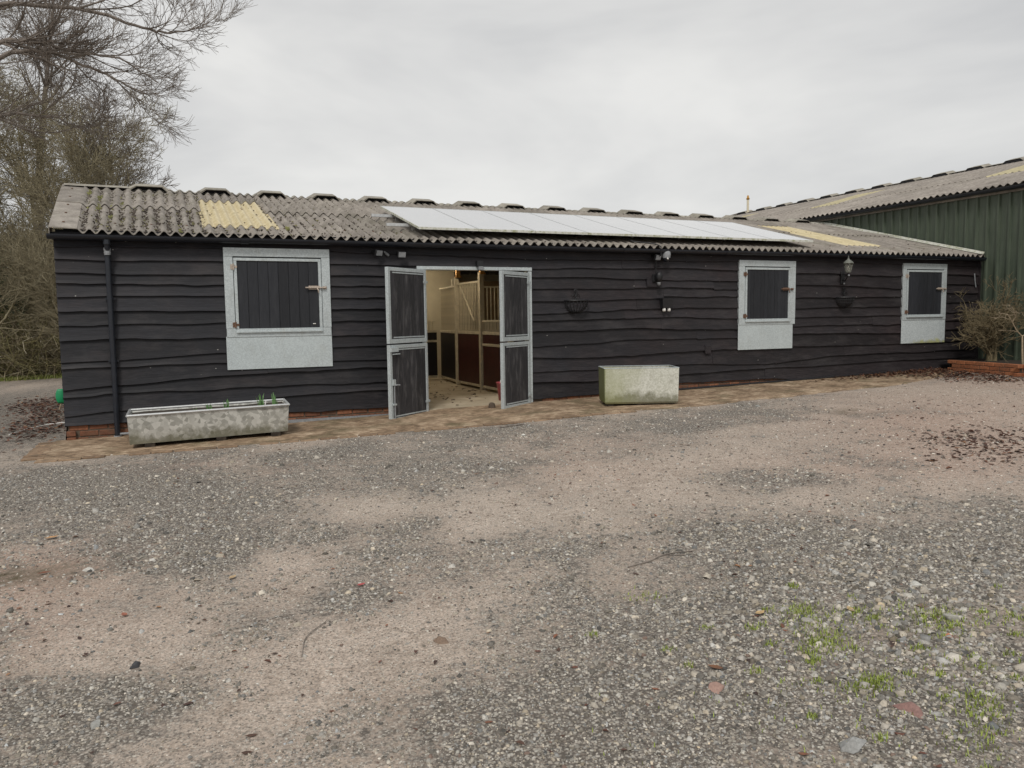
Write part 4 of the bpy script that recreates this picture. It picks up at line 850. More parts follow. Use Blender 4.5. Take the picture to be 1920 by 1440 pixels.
mb = MB(); r_ = .02; mb.bevbox(-.004,Lt+.004,-.004,r_,Ht-.004,Ht+.006,.002); mb.bevbox(-.004,Lt+.004,Dt-r_,Dt+.004,Ht-.004,Ht+.006,.002); mb.bevbox(-.004,r_,r_+.001,Dt-r_-.001,Ht-.003,Ht+.006,.002); mb.bevbox(Lt-r_,Lt+.004,r_+.001,Dt-r_-.001,Ht-.003,Ht+.006,.002); mb.obj('rim', M['galv'], tk)
MB().box(.03,Lt-.03,.03,Dt-.03,.35,Ht-.09).obj('soil', M['soil'], tk)
for xx in (.12, .58, 1.0):
    p = Vector((6.09,-1.33,0))+Matrix.Rotation(aT, 3, 'Z') @ Vector((xx, .3, 0)); tag(MB().bevbox(-.05,.05,-.25,.25,-.035,.025,.006).obj('wooden_block', M['soil'], None, loc=(p.x, p.y, .175), rot=(0,0,aT)), {.12:'dark block under the left end of the tank planter', .58:'dark block under the middle of the tank planter', 1.0:'dark block under the right end of the tank planter'}[xx], 'block', 'blocks carrying the tank')
# black pipe along the foot of the wall
mb = MB(); mb.tube([(x, -.06, float(gplane(x))+.03) for x in np.linspace(7.55, 13.6, 14)], .022, 8); tag(mb.obj('ground_pipe', M['blackmetal']), 'black pipe lying along the foot of wall, right of the tank planter', 'pipe')
# drain channel by the left plinth
dg = MB()
for i in range(44): dg.box(1.36+i*.042, 1.36+i*.042+.022, -.16, -.09, float(gplane(1.36+i*.042))+.016, float(gplane(1.36+i*.042))+.026)
dg.box(1.34,3.2,-.165,-.158,.06,.105).box(1.34,3.2,-.092,-.085,.06,.11); tag(dg.obj('drain_grating', M['greymetal']), 'slotted drain channel along the brick plinth beside trough', 'drain')
# ------------------------------------------------------------------ raised brick bed
bd = empty('raised_brick_bed', (15.16, -.40, .30), 'low orange brick planting bed in the corner by the green barn', 'planting bed')
cA, cB, cC = Vector((0,0)), Vector((-.28,-1.72)), Vector((1.2,-1.95)); 
bbm = [MB().bevbox(-.114,.114,-.05,.05,-.036+.002*k,.036,.005+.002*k).mesh('bed_brick_mesh', M['bedbrick']) for k in range(2)]
for (p, q) in ((cA, cB), (cB, cC)):
    d = q-p; Lg = d.length; a = math.atan2(d.y, d.x); nrm = Vector((-d.y, d.x)).normalized(); nb = int(Lg/.24)
    for c_ in range(4):
        for i in range(nb+1):
            s = i*.2405+(.0 if c_ % 2 else .12); 
            if s > Lg+.02: continue
            pt = p+d.normalized()*s+nrm*.05; link('brick', bbm[(i+c_) % 2], bd, (pt.x, pt.y, -.03+c_*.081), (0, 0, a+random.uniform(-.01,.01)))
    MB().add([(p.x+nrm.x*.01,p.y+nrm.y*.01,-.1),(q.x+nrm.x*.01,q.y+nrm.y*.01,-.1),(q.x+nrm.x*.1,q.y+nrm.y*.1,-.1),(p.x+nrm.x*.1,p.y+nrm.y*.1,-.1),(p.x+nrm.x*.01,p.y+nrm.y*.01,.245),(q.x+nrm.x*.01,q.y+nrm.y*.01,.245),(q.x+nrm.x*.1,q.y+nrm.y*.1,.245),(p.x+nrm.x*.1,p.y+nrm.y*.1,.245)], [(0,3,2,1),(4,5,6,7),(0,1,5,4),(1,2,6,5),(2,3,7,6),(3,0,4,7)]).obj('mortar_bed', M['mortar'], bd)
mb = MB(); mb.add([(.04,.0,.23),(-.2,-1.66,.23),(1.28,-1.9,.23),(1.28,.3,.23),(.04,.3,.23)], [(0,1,2,3,4)]); mb.add([(.02,.06,-.1),(1.28,.06,-.1),(1.28,.06,.23),(.02,.06,.23)], [(0,1,2,3)]); mb.obj('soil', M['soil'], bd)
# ------------------------------------------------------------------ things on the wall
def root(name, loc, label, cat, group=None): return empty(name, loc, label, cat, group)
def floodlight(loc, label, yaw=0.0, tilt=.5, size=.11, bracket=True, face='greymetal'):
    e = empty('floodlight', loc, label, 'floodlight', None, yaw)
    h = MB(); h.bevbox(-size/2, size/2, -.02, .02, -size*.36, size*.36, .006); ho = h.obj('lamp_head', M['blackmetal'], e, loc=(0,-.08,0), rot=(tilt,0,0))
    MB().bevbox(-size/2+.008, size/2-.008, -.024, -.0195, -size*.30, size*.30, .002).obj('lens', M[face], ho)
    MB().tube([(0,.06,.03),(0,-.03,.03),(0,-.07,.0)], .009, 6).box(-.03,.03,.03,.045,.0,.06).obj('bracket', M['blackmetal'], e); return e
_fl = floodlight((2.80,-.07,2.60), 'small twin floodlight left of the door head, its head tilted', .5, .3, .13)
MB().tube([(.16,-.02,.03),(.20,-.09,-.03)], .02, 8).box(.10,.24,.035,.05,-.05,.02).obj('motion_sensor', M['greymetal'], _fl)
floodlight((3.19,-.07,2.58), 'small floodlight between twin floodlight and door head', .1, .25, .13)
floodlight((7.86,-.07,2.62), 'floodlight with pale lens left of the dome camera under the gutter', .25, .35, .14)
e = root('security_camera', (8.06,-.05,2.66), 'grey dome security camera under the gutter', 'security camera')
MB().bevbox(-.05,.05,-.03,.02,-.06,.06,.006).obj('camera_base', M['blackmetal'], e); MB().lathe([(0,.10),(.05,.09),(.075,.05),(.08,0),(.07,-.05)], (0,-.10,0), 16).obj('dome_hood', M['greymetal'], e, smooth=True); MB().lathe([(.068,-.05),(.06,-.09),(.03,-.12),(0,-.125)], (0,-.10,0), 16).obj('dome_lens', M['gutter'], e, smooth=True)
MB().tube([(-.02,-.165,-.055),(-.02,-.185,-.075)], .015, 8).obj('lens', M['white'], e)
e = root('bullet_camera', (4.50,-.07,2.43), 'small boxy grey camera mounted above the door head', 'camera')
MB().bevbox(-.05,.05,-.07,.03,-.02,.08,.006).obj('camera_box', M['blackmetal'], e); MB().bevbox(-.035,.045,-.10,-.02,-.075,-.015,.008).obj('camera_head', M['greymetal'], e)
e = root('bulkhead_lamp', (7.88,-.055,2.25), 'round bulkhead sensor lamp on the patch board, below the floodlight', 'lamp')
MB().bevbox(-.06,.03,-.03,.01,-.06,.08,.005).obj('back_plate', M['blackmetal'], e); MB().lathe([(0,.12),(.045,.105),(.062,.06),(.062,0),(.045,-.05),(.02,-.07),(0,-.07)], (.03,-.09,0), 14).obj('lamp_body', M['blackmetal'], e, smooth=True); MB().lathe([(.035,-.04),(.03,-.09),(0,-.1)], (.03,-.085,-.03), 12).obj('lamp_lens', M['greymetal'], e, smooth=True)
e = root('twin_spot_light', (8.10,-.05,1.80), 'black wall box with two white bulbs pointing down', 'wall light')
MB().add([(-.11,.01,.10),(.11,.01,.10),(.11,-.10,.09),(-.11,-.10,.09),(-.09,.01,-.08),(.09,.01,-.08),(.09,-.08,-.08),(-.09,-.08,-.08)], [(0,3,2,1),(4,5,6,7),(0,1,5,4),(1,2,6,5),(2,3,7,6),(3,0,4,7)]).obj('lamp_box', M['blackmetal'], e)
for sx in (-.05, .055): MB().lathe([(.025,0),(.032,-.03),(.03,-.055),(0,-.065)], (sx,-.05,-.08), 12).obj('bulb', M['white'], e, smooth=True)
def basket(x, z, r, label, dens=9, extra=0):
    e = root('hanging_basket', (x,-.045,z), label, 'hanging basket', 'half round wire baskets on the wall')
    rim = [(r*math.cos(t), -r*math.sin(t)*.9, 0) for t in np.linspace(0, math.pi, 18)]
    MB().tube(rim, .015, 6).tube([(-r,0,0),(r,0,0)], .010, 6).tube([(p[0],p[1],-.045) for p in [(q[0]*.985,q[1]*.985) for q in rim]], .007, 5).obj('rim', M['blackmetal'], e)
    w_ = MB()
    for t in np.linspace(0, math.pi, dens+2): w_.tube([(r*math.cos(t)*math.cos(a), -r*.9*math.sin(t)*math.cos(a), -r*1.0*math.sin(a)) for a in np.linspace(0, 1.45, 8)], .008, 5)
    for a in (.55, 1.0): w_.tube([(r*math.cos(t)*math.cos(a), -r*.9*math.sin(t)*math.cos(a), -r*math.sin(a)) for t in np.linspace(0, math.pi, 14)], .007, 5)
    w_.obj('wire_bowl', M['blackmetal'], e)
    s = MB()
    for sg in (-1, 1): s.tube([(sg*.03+sg*.045*math.cos(t), -.01, .07+.045*math.sin(t)) for t in np.linspace(0, 5.2, 14)], .007, 5); 
    s.tube([(0,-.01,.0),(0,-.01,.2)], .008, 5); s.tube([(.03*math.cos(t), -.01, .17+.03*math.sin(t)) for t in np.linspace(0, 6.28, 12)], .006, 5)
    s.obj('scroll', M['blackmetal'], e); return e
basket(6.28, 1.86, .215, 'empty half round wire basket, left of the wall lights')
basket(12.42, 1.90, .205, 'empty half round basket hanging under the wall lantern', 14)
# wall lantern
e = root('wall_lantern', (12.36,-.05,2.31), 'old weathered coach lantern on a scrolled arm between shutter windows', 'wall lantern')
MB().lathe([(0,0),(.035,0),(.055,.015),(.055,.02)], (0,0,0), 10).obj('boss', M['blackmetal'], e, rot=(math.pi/2,0,0)); MB().bevbox(-.045,.045,-.02,.01,-.14,.12,.008).obj('back_plate', M['blackmetal'], e)
MB().tube([(0,-.02,-.06),(-.03,-.10,-.08),(-.09,-.20,-.03),(-.13,-.26,.02),(-.13,-.27,.07)], .012, 8).tube([(0,-.02,.06),(-.04,-.09,.05),(-.08,-.15,.0)], .008, 6).obj('arm', M['blackmetal'], e)
for q in ((-.13,-.29,.02),(.0,-.05,-.13)): MB().lathe([(0,-.02),(.018,-.01),(.018,.01),(0,.02)], q, 8).obj('knob', M['greymetal'], e)
lc = (-.13,-.27,.07)
MB().lathe([(0,0),(.042,0),(.052,.012),(.048,.02)], lc, 6).obj('lantern_base', M['lantern'], e); 
gl = MB(); gl.lathe([(.052,.02),(.08,.17)], lc, 6); gl.obj('lantern_pane', M['glass'], e)
fr = MB()
for k in range(6):
    t = 2*math.pi*k/6; fr.tube([(lc[0]+.053*math.cos(t), lc[1]+.053*math.sin(t), lc[2]+.02), (lc[0]+.082*math.cos(t), lc[1]+.082*math.sin(t), lc[2]+.17)], .006, 5)
fr.lathe([(.085,.17),(.10,.18),(.10,.19),(.07,.20)], lc, 6); fr.obj('lantern_frame', M['lantern'], e)
MB().lathe([(.10,.188),(.085,.215),(.05,.245),(.028,.26),(.022,.275),(.010,.285),(.014,.30),(.006,.325),(0,.345)], lc, 12).obj('lantern_roof', M['lantern'], e, smooth=True); MB().lathe([(0,.04),(.018,.04),(.025,.08),(.022,.12),(0,.14)], lc, 10).obj('bulb', M['white'], e, smooth=True)
tag(MB().tube([(16.25,-.05,2.42),(16.27,-.055,2.25),(16.31,-.05,2.12)], .012, 6).obj('cable_end', M['greymetal']), 'short pale cable end hanging at the right end of wall', 'cable')
# ------------------------------------------------------------------ odds and ends at the left corner
e = empty('garden_scoop', (-2.03, 3.9, -.01), 'green plastic scoop with pale handle leaning behind the left corner', 'scoop', rz=0)
mb = MB(); V = []
for i in range(9):
    for j in range(9):
        u_ = (i/8-.5)*2; v_ = (j/8-.5)*2; ww = .10*math.sqrt(max(0.02, 1-.75*v_*v_)); V.append((u_*ww*.8, -.02*(1-u_*u_)*(1-v_*v_), .30+.13*v_))
mb.v = V; mb.f = [(i*9+j, (i+1)*9+j, (i+1)*9+j+1, i*9+j+1) for i in range(8) for j in range(8)]; so_ = mb.obj('blade', M['greenp'], e, smooth=True); sm = so_.modifiers.new('thick', 'SOLIDIFY'); sm.thickness = .012
MB().tube([(0,.0,.16),(-.06,.02,-.02)], .014, 7).obj('handle', M['wood'], e)
def cordpts(pts, r, n=24):
    P_ = [Vector(p) for p in pts]; out_ = []
    for i in range(len(P_)-1):
        p0 = P_[max(i-1,0)]; p1 = P_[i]; p2 = P_[i+1]; p3 = P_[min(i+2,len(P_)-1)]
        for k in range(6):
            t = k/6; out_.append(.5*((2*p1)+(-p0+p2)*t+(2*p0-5*p1+4*p2-p3)*t*t+(-p0+3*p1-3*p2+p3)*t**3))
    return out_+[P_[-1]]
tag(MB().tube(cordpts([(-2.35,1.1,-.005),(-2.2,1.65,.0),(-1.95,1.95,.02),(-1.62,1.85,.05)], 0), .009, 6).obj('cord', M['white']), 'thin white cord lying on the ground near the left corner', 'cord')
for x, y, r, L_, a, lab in ((-4.35,16.9,.13,.7,.3,'cut log end at the right of the leaf heap under the trees'), (-4.75,16.4,.10,.9,-.2,'pale split log lying in the leaf heap'), (-5.05,16.9,.09,.6,.9,'short log at the far left of the leaf heap'), (-4.0,17.2,.16,.5,1.2,'dark log behind the leaf heap')):
    mb = MB(); mb.tube([(-L_/2,0,0),(0,.02,.01),(L_/2,0,0)], [r,r*.95,r*.9], 10); tag(mb.obj('log', M['log'], None, loc=(x, y, float(gplane(x))+r*.8), rot=(0,.1,a)), lab, 'log', 'logs in the heap under the trees')
for pts, r, lab in (([(2.42,-8.02,.09),(2.58,-7.99,.10),(2.75,-7.93,.095),(2.95,-7.95,.09)], .0045, 'bent bare twig lying on the gravel right of centre'), ([(2.75,-7.96,.095),(2.85,-7.99,.09)], .004, 'short side twig beside the bent twig'), ([(.95,-9.92,.055),(1.2,-10.0,.06)], .006, 'red brown stick at the bottom edge of the yard'), ([(.45,-8.35,.05),(.50,-8.15,.055),(.62,-8.0,.05)], .0025, 'thin curved stem on the dirt left of centre'), ([(3.9,-2.35,.12),(4.3,-2.25,.13)], .008, 'straight stick on the gravel in front of the doorway')):
    P2 = [(p[0], p[1], float(gz(p[0], p[1]))+r+.004) for p in pts]; tag(MB().tube(cordpts(P2, 0), r, 5).obj('twig', M['bark2']), lab, 'twig', 'loose twigs on the yard')
# ------------------------------------------------------------------ scatter helper
CUBE = np.array([(-1,-1,-1),(1,-1,-1),(1,1,-1),(-1,1,-1),(-1,-1,1),(1,-1,1),(1,1,1),(-1,1,1)], float)
CUBEF = np.array([(4,5,6),(4,6,7),(0,1,5),(0,5,4),(1,2,6),(1,6,5),(2,3,7),(2,7,6),(3,0,4),(3,4,7)])
WEDF = np.array([(0,1,5),(0,5,4),(2,3,4),(2,4,5),(1,2,5),(3,0,4)])
def stones(name, P, S, C, mat, flat=.55, seed=1, sink=.3, wedge=None):
    rg = np.random.default_rng(seed); n = len(P); base = CUBE[None]*np.array([1,1,1.])+rg.uniform(-.55,.55,(n,8,3))
    base[:, 4:, :2] *= rg.uniform(.35,.95,(n,1,2)); base *= (S[:, None, None]*np.stack([rg.uniform(.7,1.3,n), rg.uniform(.6,1.1,n), rg.uniform(.6,1.25,n)*flat], 1)[:, None, :])*.62
    a = rg.uniform(0, 6.283, n); tx = rg.normal(0,.28,n); ca, sa = np.cos(a), np.sin(a)
    x = base[..., 0]; y = base[..., 1]; z = base[..., 2]; ct, st = np.cos(tx)[:, None], np.sin(tx)[:, None]; x, z = x*ct-z*st, x*st+z*ct
    X = x*ca[:, None]-y*sa[:, None]+P[:, 0:1]; Y = x*sa[:, None]+y*ca[:, None]+P[:, 1:2]; Z = z+P[:, 2:3]+S[:, None]*flat*sink
    V = np.stack([X, Y, Z], -1)
    if wedge is None: 
        F = (CUBEF[None]+(np.arange(n)*8)[:, None, None]).reshape(-1, 3)
        return link(name, np_mesh(name, V.reshape(-1, 3), F, mat, np.repeat(C, 8, axis=0)))
    big = ~wedge; Vb = V[big]; Vw = np.concatenate([V[wedge][:, :4], (V[wedge][:, 4:5]+V[wedge][:, 7:8])/2, (V[wedge][:, 5:6]+V[wedge][:, 6:7])/2], 1)
    Fb = (CUBEF[None]+(np.arange(len(Vb))*8)[:, None, None]).reshape(-1, 3); Fw = (WEDF[None]+(np.arange(len(Vw))*6)[:, None, None]).reshape(-1, 3)+len(Vb)*8
    return link(name, np_mesh(name, np.concatenate([Vb.reshape(-1, 3), Vw.reshape(-1, 3)]), np.concatenate([Fb, Fw]), mat, np.concatenate([np.repeat(C[big], 8, 0), np.repeat(C[wedge], 6, 0)])))
def sample(n, x0, x1, y0, y1, dens, rg):
    out_ = []; tot = 0
    while tot < n:
        x = rg.uniform(x0, x1, n*2); y = rg.uniform(y0, y1, n*2); k = rg.uniform(0, 1, n*2) < dens(x, y); out_.append(np.stack([x[k], y[k]], 1)); tot += k.sum()
    return np.concatenate(out_)[:n]
rg = np.random.default_rng(11)
def dens(x, y):
    g, r, w_ = gmask(x, y); d2 = (x**2+(y+11.95)**2)
    fine = fbm(x*5, y*5, 31, 3); k = np.clip((g+1.3*(fine-.5)-.25)*1.7, .10, 1)
    inb = (x < 1.5*(y+11.95)+.8) & (x > -.22*(y+11.95)-.7)
    return np.clip(k*np.minimum(1, 7.0/d2), 0, 1)*inb*(w_ < .5)
PG = sample(116000, -5, 13, -11.3, -2.0, dens, rg); n = len(PG); d = np.sqrt(PG[:, 0]**2+(PG[:, 1]+11.95)**2)
S = np.clip(rg.lognormal(math.log(.0051), .46, n), .0025, .026)*np.clip(d/3.6, .85, 1.5)
# coarser stones in the lower right of the yard
S *= 1+.75*np.exp(-((PG[:, 0]-3.2)**2/1.4+(PG[:, 1]+9.5)**2/1.0))
v = rg.beta(2.0, 3.2, n); tone = .06+.60*v**1.2; tint = rg.normal(0, 1, n)
C = np.stack([tone*(1.09+.04*tint), tone, tone*(.86-.05*tint)], 1); pale = rg.uniform(0, 1, n) < .05; C[pale] = np.array([.50,.475,.42])*rg.uniform(.7,1.15,(pale.sum(),1)); rd = rg.uniform(0, 1, n) < .012; C[rd] = (.20,.14,.11)
P = np.column_stack([PG, gz(PG[:, 0], PG[:, 1])]); tag(stones('gravel', P, S, C, M['stone'], seed=3, wedge=(S/np.maximum(d, 1) < np.quantile(S/np.maximum(d, 1), .6))), 'loose angular grey gravel spread over the yard', 'gravel', kind='stuff')
# dirt crumbs and far pale chips
def dens2(x, y): return np.clip(9.0/(x**2+(y+11.95)**2), 0, .6)*(x < 1.55*(y+11.95)+1.0)*(x > -.22*(y+11.95)-.8)
PC = sample(30000, -5, 15, -10.8, -.6, dens2, rg); n = len(PC); d = np.sqrt(PC[:, 0]**2+(PC[:, 1]+11.95)**2); S2 = rg.lognormal(math.log(.0045), .35, n)*np.clip(d/4.0, .8, 2.4)
C2 = np.where(rg.uniform(0, 1, (n, 1)) < .34, np.array([[.60,.56,.49]]), np.array([[.13,.10,.075]]))*rg.uniform(.55,1.25,(n, 1))
tag(stones('crumbs', np.column_stack([PC, gz(PC[:, 0], PC[:, 1])]), S2, C2, M['stone'], .5, 5, .2, wedge=np.ones(len(PC), bool)), 'fine pale chips and dirt crumbs scattered over the yard', 'gravel', kind='stuff')
# larger stones one can point at
for i, (x, y, s, col, lab) in enumerate([(-.38,-8.63,.05,(.30,.30,.28),'flat pale grey stone at the lower left beside the dark gravel patch'),(3.64,-9.02,.045,(.50,.49,.45),'white angular stone in the right half of the grey gravel'),(2.47,-9.62,.035,(.24,.23,.21),'grey stone beside the bright grass tuft'),(1.95,-9.47,.05,(.33,.21,.17),'flat reddish stone slab in the gravel at lower right'),(2.51,-9.93,.06,(.26,.15,.13),'largest flat dark red stone at lower right'),(2.21,-9.3,.042,(.42,.39,.35),'pale stone among the gravel above the red slab'),(2.77,-9.12,.045,(.33,.31,.28),'grey stone at the end of grass streak'),(3.4,-9.4,.05,(.38,.37,.33),'broad flat grey stone near the right edge'),(-.62,-6.39,.05,(.52,.50,.46),'pale flat stone right of the puddle'),(-.26,-8.11,.03,(.05,.05,.055),'black pebble on the dirt at lower left'),(1.09,-8.5,.05,(.20,.14,.10),'brown crumpled clod in the middle foreground'),(1.15,-6.76,.035,(.50,.49,.45),'small white stone left of centre'),(1.91,-7.44,.022,(.68,.67,.62),'tiny bright white stone in the middle of the yard'),(2.09,-10.02,.055,(.30,.30,.29),'rounded grey stone at the bottom right edge'),(8.05,-2.6,.05,(.30,.30,.28),'grey stone in front of the tank planter'),(3.9,-3.1,.05,(.6,.59,.54),'white stone in front of the doorway')]):
    o = stones('stone', np.array([[0,0,0.]]), np.array([s]), np.array([col]), M['stone'], .42, 40+i, .45); o.location = (x, y, float(gz(x, y))); bv = o.modifiers.new('round', 'BEVEL'); bv.width = s*.12; bv.segments = 2; tag(o, lab, 'stone', 'larger stones on the yard')
# ------------------------------------------------------------------ dead leaves
def leaves(name, P, S, seed, lab, grp=None, dark=1.0, curl=.35):
    rg = np.random.default_rng(seed); n = len(P)
    base = np.array([(-1,0,0),(-.35,-.5,0),(.45,-.42,0),(1.05,0,0),(.45,.42,0),(-.35,.5,0)], float)
    a = rg.uniform(0, 6.283, n); B_ = np.repeat(base[None], n, 0)*S[:, None, None]; B_[..., 2] = S[:, None]*rg.uniform(-curl,curl*1.6,(n,1))*np.abs(base[None, :, 1])*2+S[:, None]*rg.uniform(-.15,.3,(n,1))*base[None, :, 0]
    ca, sa = np.cos(a)[:, None], np.sin(a)[:, None]; X = B_[..., 0]*ca-B_[..., 1]*sa+P[:, 0:1]; Y = B_[..., 0]*sa+B_[..., 1]*ca+P[:, 1:2]; Z = B_[..., 2]+P[:, 2:3]
    V = np.stack([X, Y, Z], -1).reshape(-1, 3); f = np.array([(0,1,2,3),(0,3,4,5)]); F = (f[None]+(np.arange(n)*6)[:, None, None]).reshape(-1, 4)
    c0 = np.array([(.10,.040,.025),(.16,.065,.035),(.07,.035,.022),(.23,.12,.06),(.045,.022,.016)]); C = c0[rg.choice(5, n, p=[.3,.22,.25,.07,.16])]*dark*rg.uniform(.7,1.3,(n,1))
    return tag(link(name, np_mesh(name, V, F, M['leafmat'], np.repeat(C, 6, 0))), lab, 'leaves', grp, 'stuff')
def lpts(spots, rg):
    out_ = []
    for x, y, sx, sy, n, h in spots:
        q = rg.normal(0, 1, (n, 2))*np.array([sx, sy])+np.array([x, y]); out_.append(np.column_stack([q, gz(q[:, 0], np.minimum(q[:, 1], -.0))+np.maximum(.004, rg.uniform(0, 1, n)*h)]))
    return np.concatenate(out_)
q = lpts([(14.5,-1.0,.7,.5,1300,.04),(13.2,-.45,.9,.16,520,.03),(14.2,-.3,.8,.12,700,.06),(14.1,-2.2,.4,.4,420,.02),(15.1,-3.0,.5,.25,160,.01)], rg); q = q[(q[:, 1] < -.05) & (q[:, 0] < 15.2)]
leaves('leaf_litter', q, rg.uniform(.018,.042,len(q)), 1, 'drift of red brown dead leaves against the wall and brick bed')
q = lpts([(8.0,-6.2,.35,.30,240,.015),(7.45,-6.7,.35,.30,180,.015),(8.5,-6.0,.5,.4,110,.01),(9.4,-4.6,1.2,.8,60,.01)], rg); leaves('leaf_litter', q, rg.uniform(.015,.034,len(q)), 2, 'scatter of dark dead leaves near the right edge of the yard', dark=.75)
q = lpts([(-2.55,5.4,.35,.9,700,.06),(-2.2,2.8,.25,1.1,500,.05),(-1.95,1.2,.18,.5,160,.03),(-2.2,0.2,.5,.8,60,.01)], rg); q[:, 2] = gplane(q[:, 0])+rg.uniform(.005,.08,len(q)); q = q[q[:, 0] < -1.6]; leaves('leaf_litter', q, rg.uniform(.02,.045,len(q)), 3, 'dark brown dead leaves behind the left corner of the stable')
q = lpts([(-5.2,16.6,.7,.5,1500,.3),(-4.4,17.0,.3,.4,300,.2)], rg); q[:, 2] = gplane(q[:, 0])+rg.uniform(0,.22,len(q)); l4 = leaves('leaf_litter', q, rg.uniform(.04,.09,len(q)), 4, 'orange brown heap of dead leaves under the trees at the far left', dark=2.2)
q = sample(420, -2, 14, -10.5, -1, lambda x, y: .6/np.sqrt(x**2+(y+11.95)**2)*(x < 0.95*(y+11.95)+1), rg); q = np.column_stack([q, gz(q[:, 0], q[:, 1])+.006]); leaves('scattered_leaves', q, rg.uniform(.010,.022,len(q)), 6, 'single small dead leaves scattered thinly over the yard', dark=1.2)
q = sample(120, 3.5, 5.6, .3, 5.0, lambda x, y: .25+.75*(fbm(x*3, y*3, 2, 2) > .52), rg); q = np.column_stack([q, np.full(len(q), .128)]); leaves('stable_debris', q, rg.uniform(.02,.05,len(q)), 7, 'dark bits of dry leaf strewn on the stable floor', dark=.55)
# individual bigger leaves in the foreground
def big_leaf(x, y, s, col, a, lab):
    mb = MB(); pts = [(-1,0),(-.6,-.35),(-.1,-.5),(.4,-.4),(1,0),(.4,.42),(-.1,.5),(-.6,.33)]; V = [(0,0,.004+.15*s*.3)]+[(p[0]*s, p[1]*s, .004+abs(p[1])*s*.35+(.2*s if abs(p[0]) > .9 else 0)) for p in pts]
    mb.v = V; mb.f = [(0, 1+i, 1+(i+1) % 8) for i in range(8)]; mb.obj
    o = mb.obj('leaf', simple('leaf_'+('tan' if col[1] > .2 else 'red'), col, .6, 0, .3, 60, .1), None, loc=(x, y, float(gz(x, y))+.004), rot=(0,0,a)); tag(o, lab, 'leaf', 'single leaves on the yard')
big_leaf(-.95,-5.45,.05,(.42,.24,.11),.3,'orange leaf on the gravel at the left edge'); big_leaf(.22,-7.05,.035,(.42,.30,.17),.9,'tan leaf on the dirt left of the bent twig'); big_leaf(2.62,-8.95,.035,(.45,.31,.15),.2,'yellow brown leaf left of the grass streak'); big_leaf(3.05,-9.12,.035,(.42,.30,.16),1.2,'yellow brown leaf on the grey gravel at right')
big_leaf(.90,-7.55,.03,(.38,.06,.06),.4,'small red leaf on the dirt left of centre'); big_leaf(2.05,-9.33,.035,(.16,.07,.03),2.2,'dark curled leaf by the red stone slab'); big_leaf(-.88,-6.3,.04,(.16,.06,.03),.1,'dark leaf at the puddle edge'); big_leaf(3.2,-9.55,.03,(.45,.17,.08),.7,'small orange leaf between grey stones at right'); big_leaf(-.35,-7.4,.03,(.28,.10,.06),1.9,'small brown leaf left of the dirt patch')
# ------------------------------------------------------------------ grass
def grass(name, spots, seed, lab, hgt=.035, wid=.0022, far=False, cols=((.19,.25,.035),(.33,.39,.08))):
    rg = np.random.default_rng(seed); Vs = []; Cs = []
    for x, y, sx, sy, n in spots:
        qx = rg.normal(x, sx, n); qy = rg.normal(y, sy, n); z = gz(qx, qy); a = rg.uniform(0, 6.283, n); h = hgt*rg.uniform(.4,1.2,n); w_ = wid*rg.uniform(.7,1.4,n); ln = rg.uniform(.2,.8,n)*h; dx, dy = np.cos(a), np.sin(a)
        p0 = np.stack([qx-dy*w_, qy+dx*w_, z-.002], 1); p1 = np.stack([qx+dy*w_, qy-dx*w_, z-.002], 1); p2 = np.stack([qx+dx*ln*.4+dy*w_*.7, qy+dy*ln*.4-dx*w_*.7, z+h*.65], 1); p3 = np.stack([qx+dx*ln*.4-dy*w_*.7, qy+dy*ln*.4+dx*w_*.7, z+h*.65], 1); p4 = np.stack([qx+dx*ln, qy+dy*ln, z+h], 1)
        Vs.append(np.stack([p0,p1,p2,p3,p4], 1).reshape(-1, 3)); t = rg.uniform(0, 1, (n, 1)); Cs.append(np.repeat(np.array([cols[0]])*(1-t)+np.array([cols[1]])*t, 5, 0))
    V = np.concatenate(Vs); C = np.concatenate(Cs); n = len(V)//5; f = np.array([(0,1,2),(0,2,3),(3,2,4)]); F = (f[None]+(np.arange(n)*5)[:, None, None]).reshape(-1, 3)
    return tag(link(name, np_mesh(name, V, F, M['grass'], C)), lab, 'grass', kind='stuff')
GS = [(2.85,-9.0,.05,.03,330),(2.78,-9.08,.06,.04,260),(2.74,-9.2,.07,.05,200),(2.62,-9.36,.05,.04,330),(2.72,-9.30,.04,.03,240),(2.56,-9.7,.03,.02,380),(2.52,-9.75,.05,.03,160),(3.35,-9.33,.07,.04,300),(3.28,-9.43,.10,.05,420),(3.2,-9.2,.2,.07,220),(3.0,-9.15,.14,.05,160),(2.72,-10.05,.05,.03,260),(2.8,-9.98,.05,.03,220),(2.62,-10.15,.05,.04,140),(2.5,-10.2,.05,.04,120),(2.95,-9.80,.16,.10,200),(2.4,-9.9,.2,.12,160),(3.55,-9.5,.12,.07,220),(2.35,-9.55,.12,.08,120),(2.2,-8.45,.04,.03,60),(2.3,-8.5,.03,.03,50),(2.05,-9.6,.25,.1,90),(2.95,-9.6,.2,.1,160)]
rg_ = np.random.default_rng(44); GS = [(x, y, a*1.25, b*1.4, int(n*.6)) for x, y, a, b, n in GS]+[(2.9+rg_.normal(0,.55), -9.55+rg_.normal(0,.38), .018, .014, 34) for _ in range(60)]
grass('grass_tufts', GS, 5, 'short bright green grass coming through the gravel at lower right', hgt=.021)
rgx = np.random.default_rng(3); grass('verge_grass', [(-5+1.6*rgx.uniform(-1,1.6), 15.3+rgx.uniform(-.9,1.0), .35, .2, 260) for _ in range(26)], 8, 'strip of yellow green grass at the foot of the bank', hgt=.10, wid=.012, cols=((.13,.16,.03),(.26,.29,.07)))
